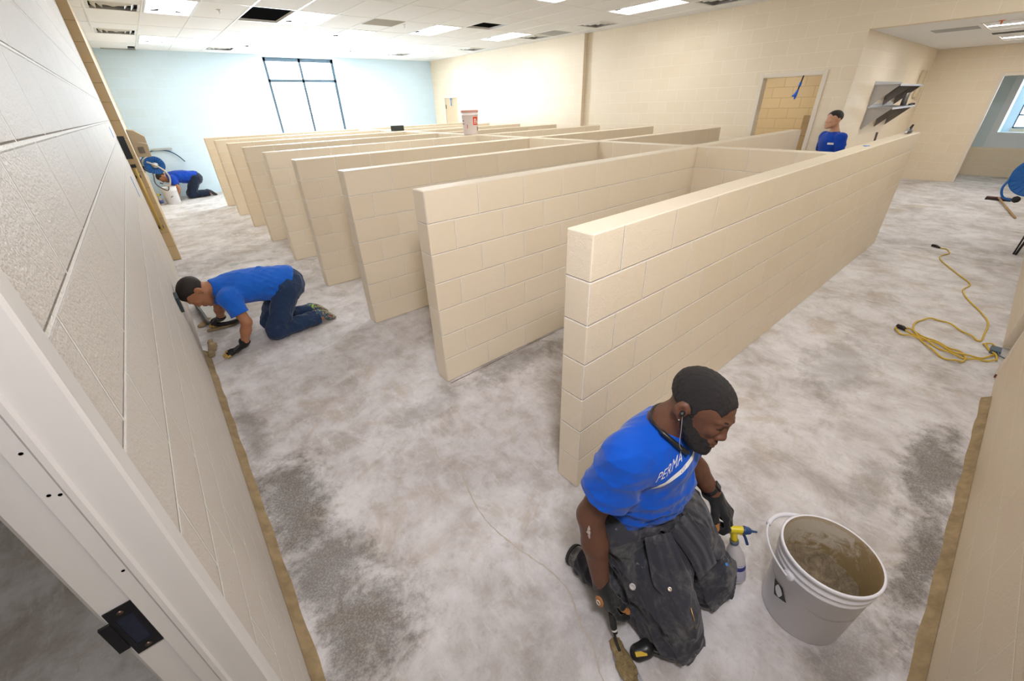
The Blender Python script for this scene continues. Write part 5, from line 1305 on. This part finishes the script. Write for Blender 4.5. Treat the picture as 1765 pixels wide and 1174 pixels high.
# service ledge and loose hose on the pale blue wall
lg = MB().box(-1.02, -.60, 12.93, 12.998, 1.12, 1.16).build('wall_rail', mat('grey_rail', (.45, .47, .47), .5)); tag(lg, 'thin grey rail on the pale blue wall above the crouching man', 'rail')
hh = MB().tube(catmull([(-1.25, 12.9, 1.0), (-1.0, 12.94, 1.12), (-.72, 12.95, 1.10), (-.55, 12.94, .98), (-.44, 12.92, .82)], 10), .013, 8).build('loose_hose', mat('dark_blue_hose', (.02, .09, .18), .5)); tag(hh, 'thin dark blue hose arching over the pale blue wall', 'hose')
cb = MB().tube(catmull([(-1.2, 10.2, 1.0), (-1.18, 10.6, .8), (-1.2, 11.2, .55), (-1.05, 11.6, .35), (-1.0, 11.8, .42), (-1.12, 11.85, .5)], 10), .012, 6).lathe([(.06, -.03), (.06, .03)], (-1.18, 10.1, .92), 12).build('hanging_cable', M_blk); tag(cb, 'black cable hanging below the far blue reel', 'cable')
b2, _ = bucket((-1.01, 12.02, 0), 'white plastic bucket beside the crouching man at the far wall', 1.02, full=False, n=28)
MB().tube([(-1.03, 11.855, .155), (-1.02, 11.852, .17), (-1.0, 11.853, .18), (-.985, 11.856, .17)], .006, 5).build('printed_mark', M_ink, b2)
s2 = thing('spray_bottle', (-1.24, 12.02, 0), 'small spray bottle with yellow head left of the far white bucket', 'spray bottle')
MB().lathe([(0, 0), (.04, 0), (.042, .01), (.042, .12), (.02, .18), (.015, .2)], (-1.243, 12.02, 0), 14).build('bottle', M_hdpe, s2)
MB().lathe([(.0425, .03), (.0425, .11)], (-1.243, 12.02, 0), 14).build('label', mat('blue_label', (.12, .16, .45), .5), s2)
MB().box(-1.262, -1.218, 11.99, 12.05, .2, .255).build('spray_head', M_yel, s2, bevel=.01)
MB().box(-1.218, -1.19, 12.0, 12.03, .215, .24).build('nozzle', M_nblue, s2)

# ------------------------------------------------------------------ by the crawling man
pn = thing('mixing_pan', (-1.14, 3.98, 0), 'black rimmed pan on the floor under the far hand of the crawling man', 'pan')
rim = catmull([(-1.30, 4.40, .06), (-1.29, 4.0, .05), (-1.26, 3.72, .045), (-1.15, 3.60, .045), (-1.02, 3.62, .045), (-.96, 3.80, .05), (-.96, 4.2, .06), (-.98, 4.42, .06), (-1.14, 4.48, .06)], 8, closed=True)
MB().tube(rim, .019, 8, closed=True).build('rim', M_blk, pn)
cpt = Vector((-1.13, 4.02, .014)); vs = [tuple(cpt)] + [(p.x * .9 + cpt.x * .1, p.y * .93 + cpt.y * .07, .014) for p in rim] + [(p.x, p.y, .05) for p in rim]; n = len(rim)
MB().raw(vs, [(0, 1 + i, 1 + (i + 1) % n) for i in range(n)] + [(1 + i, 1 + n + i, 1 + n + (i + 1) % n, 1 + (i + 1) % n) for i in range(n)], 0, True).build('tray', mat('dusty_white_plastic', (.50, .49, .46), .6), pn)
hk = MB().tube([(-1.375, 2.70, .70), (-1.368, 2.80, .55)], .014, 6).build('edge_tool', M_blk); 
bpy.data.objects.remove(hk)
tg = MB().obox(Matrix.Translation((-1.374, 2.76, .635)) @ Matrix.Rotation(.25, 4, 'X'), -.010, .010, -.045, .045, -.06, .07).build('wall_plate', mat('dark_teal_plate', (.03, .05, .06), .4), bevel=.003); tag(tg, 'small dark plate on the left wall beside the head of the crawling man', 'wall plate')
def clump(lo, hi, caps, seed, label, h=.006):
    F = Field(lo, hi, h)
    for a, b_, r_ in caps: F.cap(a, b_, r_, r_ * .8, k=.02, flat=((0, 0, 1), .5))
    F.disp(folds(seed, 10, 60, 160, .006), .03); F.half((0, 0, .001), (0, 0, -1)); o = F.build('mortar_heap', M_cove); tag(o, label, 'mortar'); return o
clump((-1.384, 3.45, -.02), (-1.0, 4.05, .08), [((-1.33, 3.80, .01), (-1.26, 3.92, .01), .040), ((-1.28, 3.62, .01), (-1.10, 3.60, .01), .030), ((-1.10, 3.60, .01), (-1.05, 3.66, .01), .022)], 41, 'heap of wet sand mortar beside the black rimmed pan')
clump((-1.384, 2.95, -.02), (-1.2, 3.45, .08), [((-1.335, 3.05, .01), (-1.31, 3.38, .01), .030), ((-1.30, 3.15, .01), (-1.28, 3.3, .01), .020)], 43, 'ragged heap of sand mortar at the end of the left floor cove')
dn = MB().lathe([(.0, .003), (.055, .003), (.06, .001), (.062, 0)], (-.745, 5.74, 0), 24).build('floor_drain', mat('drain_blue', (.42, .47, .47), .5)); tag(dn, 'round pale floor drain behind the crawling man', 'drain')

# ------------------------------------------------------------------ on top of the low walls
tb = thing('bucket', (3.345, 5.56, HP), 'white bucket with a red square label standing on the spine wall', 'bucket')
xx, yy, zz = 3.345, 5.56, HP
MB().lathe([(0, 0), (.118, 0), (.125, .01), (.142, .30), (.148, .302), (.148, .312), (.143, .315), (.145, .345), (.152, .347), (.154, .372), (.150, .378)], (xx, yy, zz), 40).build('shell', mat('off_white_pail', (.88, .79, .77), .5), tb)
MB().lathe([(.1545, .350), (.1555, .372), (.150, .380), (0, .380)], (xx, yy, zz), 40).build('lid', mat('pink_worn_lid', (.70, .35, .30), .5), tb)
def rim_lab(a0, a1, z0, z1, m, name, par, r0=.1275, r1=.1425, n=8):
    vs = []; 
    for i in range(n + 1):
        a = math.radians(a0 + (a1 - a0) * i / n)
        for z in (z0, z1):
            r_ = r0 + (r1 - r0) * z / .3; vs.append((xx + r_ * math.cos(a), yy + r_ * math.sin(a), zz + z))
    return MB().raw(vs, [(2 * i, 2 * i + 2, 2 * i + 3, 2 * i + 1) for i in range(n)], 0, True).build(name, m, par)
AV = math.degrees(math.atan2(-.969 - yy, -1.215 - xx))     # side that faces the aisle
lab = rim_lab(AV + 22, AV + 66, .15, .275, mat('red_label', (.80, .06, .02), .5), 'label', tb)
rim_lab(AV - 70, AV - 50, .21, .225, M_ink, 'printed_line', tb); rim_lab(AV - 72, AV - 48, .165, .175, M_ink, 'printed_line', tb)
rim_lab(AV - 25, AV - 20, .10, .16, mat('red_label', (.80, .06, .02), .5), 'printed_line', tb)
rim_lab(AV + 62, AV + 78, .06, .12, M_ink, 'printed_line', tb)
def arc_text(ch, a0, z, size, m, par, name='label_letter'):
    cu = bpy.data.curves.new(name, 'FONT'); cu.body = ch; cu.size = size; cu.offset = .0012
    to = bpy.data.objects.new(name, cu); COL.objects.link(to); bpy.context.view_layer.update()
    me = bpy.data.meshes.new_from_object(to.evaluated_get(bpy.context.evaluated_depsgraph_get())); bpy.data.objects.remove(to)
    for v in me.vertices:
        zc = z + v.co.y; r_ = .1275 + .015 * zc / .3 + .0012; a = math.radians(a0) + v.co.x / r_; v.co = Vector((xx + r_ * math.cos(a), yy + r_ * math.sin(a), zz + zc))
    me.materials.append(m); o = bpy.data.objects.new(name, me); COL.objects.link(o); attach(o, par)
arc_text('Be', AV + 28, .168, .115, M_print, lab)
gb = MB().obox(Matrix.Translation((3.30, 8.32, HP)) @ Matrix.Rotation(-.5, 4, 'Z'), -.14, .14, -.06, .06, .0, .105).build('tool_case', mat('mottled_black_case', (.03, .035, .03), .7), bevel=.006); tag(gb, 'small black box lying on the spine wall near the window', 'box')
gn = thing('staple_gun', (5.93, .07, HP), 'black and silver hand tool resting at the far end of the nearest partition', 'hand tool')
F = Field((5.80, -.02, HP - .02), (6.12, .16, HP + .14), .005); F.cap((5.87, .07, HP + .022), (6.02, .06, HP + .022), .022, .024, k=.01); F.cap((5.95, .065, HP + .03), (6.05, .06, HP + .085), .018, .013, k=.015); F.half((0, 0, HP + .001), (0, 0, -1)); F.build('body_shell', M_blk, gn)
F = Field((5.78, .0, HP - .02), (5.96, .14, HP + .14), .005); F.cap((5.84, .07, HP + .02), (5.90, .07, HP + .055), .017, .014, k=.01); F.half((0, 0, HP + .001), (0, 0, -1)); F.build('nose', M_chrome, gn)
tp = MB().box(4.05, 4.12, .05, .07, HP, HP + .0025).box(4.10, 4.13, .04, .09, HP, HP + .003).build('tape_scrap', mat('blue_tape', (.05, .28, .75), .5)); tag(tp, 'scrap of blue tape on top of the nearest partition', 'tape')
for y_, z_, hh_, lb in ((5.36, 1.73, .05, 'upper scrap of blue tape on the left wall above the black control box'), (4.99, 1.22, .10, 'lower scrap of blue tape on the left wall beside the yellow pipe')):
    q_ = MB().box(XL - .0005, XL + .003, y_ - .035, y_ + .035, z_ - hh_, z_ + hh_).build('tape_scrap', mat('blue_tape', (.05, .28, .75), .5)); tag(q_, lb, 'tape')

# ------------------------------------------------------------------ doorway tape, shelves, storage room
M_tape = mat('blue_ribbon', (.01, .13, .70), .4)
ht = thing('hanging_tape', (7.19, 1.79, 2.13), 'blue taped hook hanging from the top of the open doorway', 'hook')
MB().tube([(7.195, 1.772, 2.14), (7.19, 1.785, 2.05), (7.185, 1.80, 1.93)], .010, 8).build('rod', M_blk, ht)
MB().tube([(7.188, 1.785, 2.05), (7.187, 1.79, 1.99)], .018, 8).build('tape_band', M_tape, ht)
F = Field((7.12, 1.70, 1.78), (7.26, 1.90, 1.99), .006); F.cap((7.185, 1.80, 1.94), (7.185, 1.82, 1.87), .014, .026, k=.01); F.cap((7.185, 1.83, 1.88), (7.185, 1.855, 1.86), .014, .012, k=.01); F.cap((7.185, 1.81, 1.87), (7.185, 1.815, 1.82), .015, .012, k=.01); F.build('tape_tail', M_tape, ht)
h2 = MB().tube([(7.085, 11.94, 2.09), (7.08, 11.93, 2.03), (7.08, 11.915, 1.88)], [.03, .012, .02], 8).build('hanging_tape', mat('pale_blue_tape', (.15, .38, .85), .5)); tag(h2, 'blue tape strip hanging on the tan far door', 'tape')
M_steel = mat('brushed_steel', (.50, .50, .51), .5, .9); M_dsteel = mat('dark_plate_steel', (.26, .25, .25), .4, .9)
for zt, x0, x1, nm in ((1.985, 8.50, 10.42, 'upper stainless steel wall shelf in the alcove'), (1.645, 8.53, 10.35, 'lower stainless steel wall shelf in the alcove')):
    sh = thing('wall_shelf', (x0, YA, zt), nm, 'shelf', 'steel shelves in the alcove')
    MB().box(x0, x1, YA - .34, YA - .001, zt - .012, zt).box(x0, x1, YA - .345, YA - .34, zt - .03, zt).box(x0, x1, YA - .012, YA - .001, zt, zt + .05).build('board', M_steel, sh)
    for xb_ in (x0 + .04, x0 + (x1 - x0) * .52, x1 - .06):
        vs = [(xb_, YA - .001, zt - .012), (xb_, YA - .001, zt - .34), (xb_, YA - .33, zt - .014)]; vs += [(x + .012, y, z) for x, y, z in vs]
        MB().raw(vs, [(0, 1, 2), (5, 4, 3), (0, 3, 4, 1), (1, 4, 5, 2), (2, 5, 3, 0)]).build('bracket', M_dsteel if xb_ > x0 + .1 else M_steel, sh)
mg = MB().lathe([(0, 0), (.045, 0), (.045, .20), (.04, .21), (0, .21)], (10.0, .88, 1.645), 16).build('steel_flask', M_dsteel); tag(mg, 'dark steel flask on the lower alcove shelf', 'flask')
gu = MB().tube([(9.95, .79, 1.66), (10.28, .79, 1.66)], .012, 8).lathe([(0, 0), (.035, 0), (.035, .03), (0, .03)], (10.3, .79, 1.65), 12).build('gas_torch', M_blk); tag(gu, 'small black tool on the front edge of the lower alcove shelf', 'tool')
pl = MB().tube([(9.45, .95, .0), (9.40, 1.0, 1.22)], .018, 8).build('broom_handle', mat('dark_handle', (.10, .07, .05), .5)); tag(pl, 'dark broom handle standing below the steel shelves', 'broom handle')
pt = MB().box(0, 2.2, 0, .14, 0, 1.55).build('storage_partition', M_tan, bevel=.006); pt.location = (8.1, 1.75, 0)
tag(pt, 'tan half-height block wall seen through the open doorway', 'partition')
bx = MB().box(XE - .02, XE - .002, 1.0, 1.06, 1.3, 1.95).build('conduit_box', M_frame); bpy.data.objects.remove(bx)
ep = MB().box(11.9, 12.3, YA - .05, YA - .002, 1.75, 2.25).build('electric_panel', mat('panel_cream', (.60, .50, .34), .5), bevel=.01); tag(ep, 'cream electric panel in the far corner of the alcove', 'electric panel')
rs = MB()
for x0, y0, k in ((3.0, YR - .05, 0),): rs.box(3.06, 3.10, YR - .09, YR - .0, .0, .012)
o = rs.build('trim_10', mat('rust', (.22, .07, .04), .8)); struct(o)
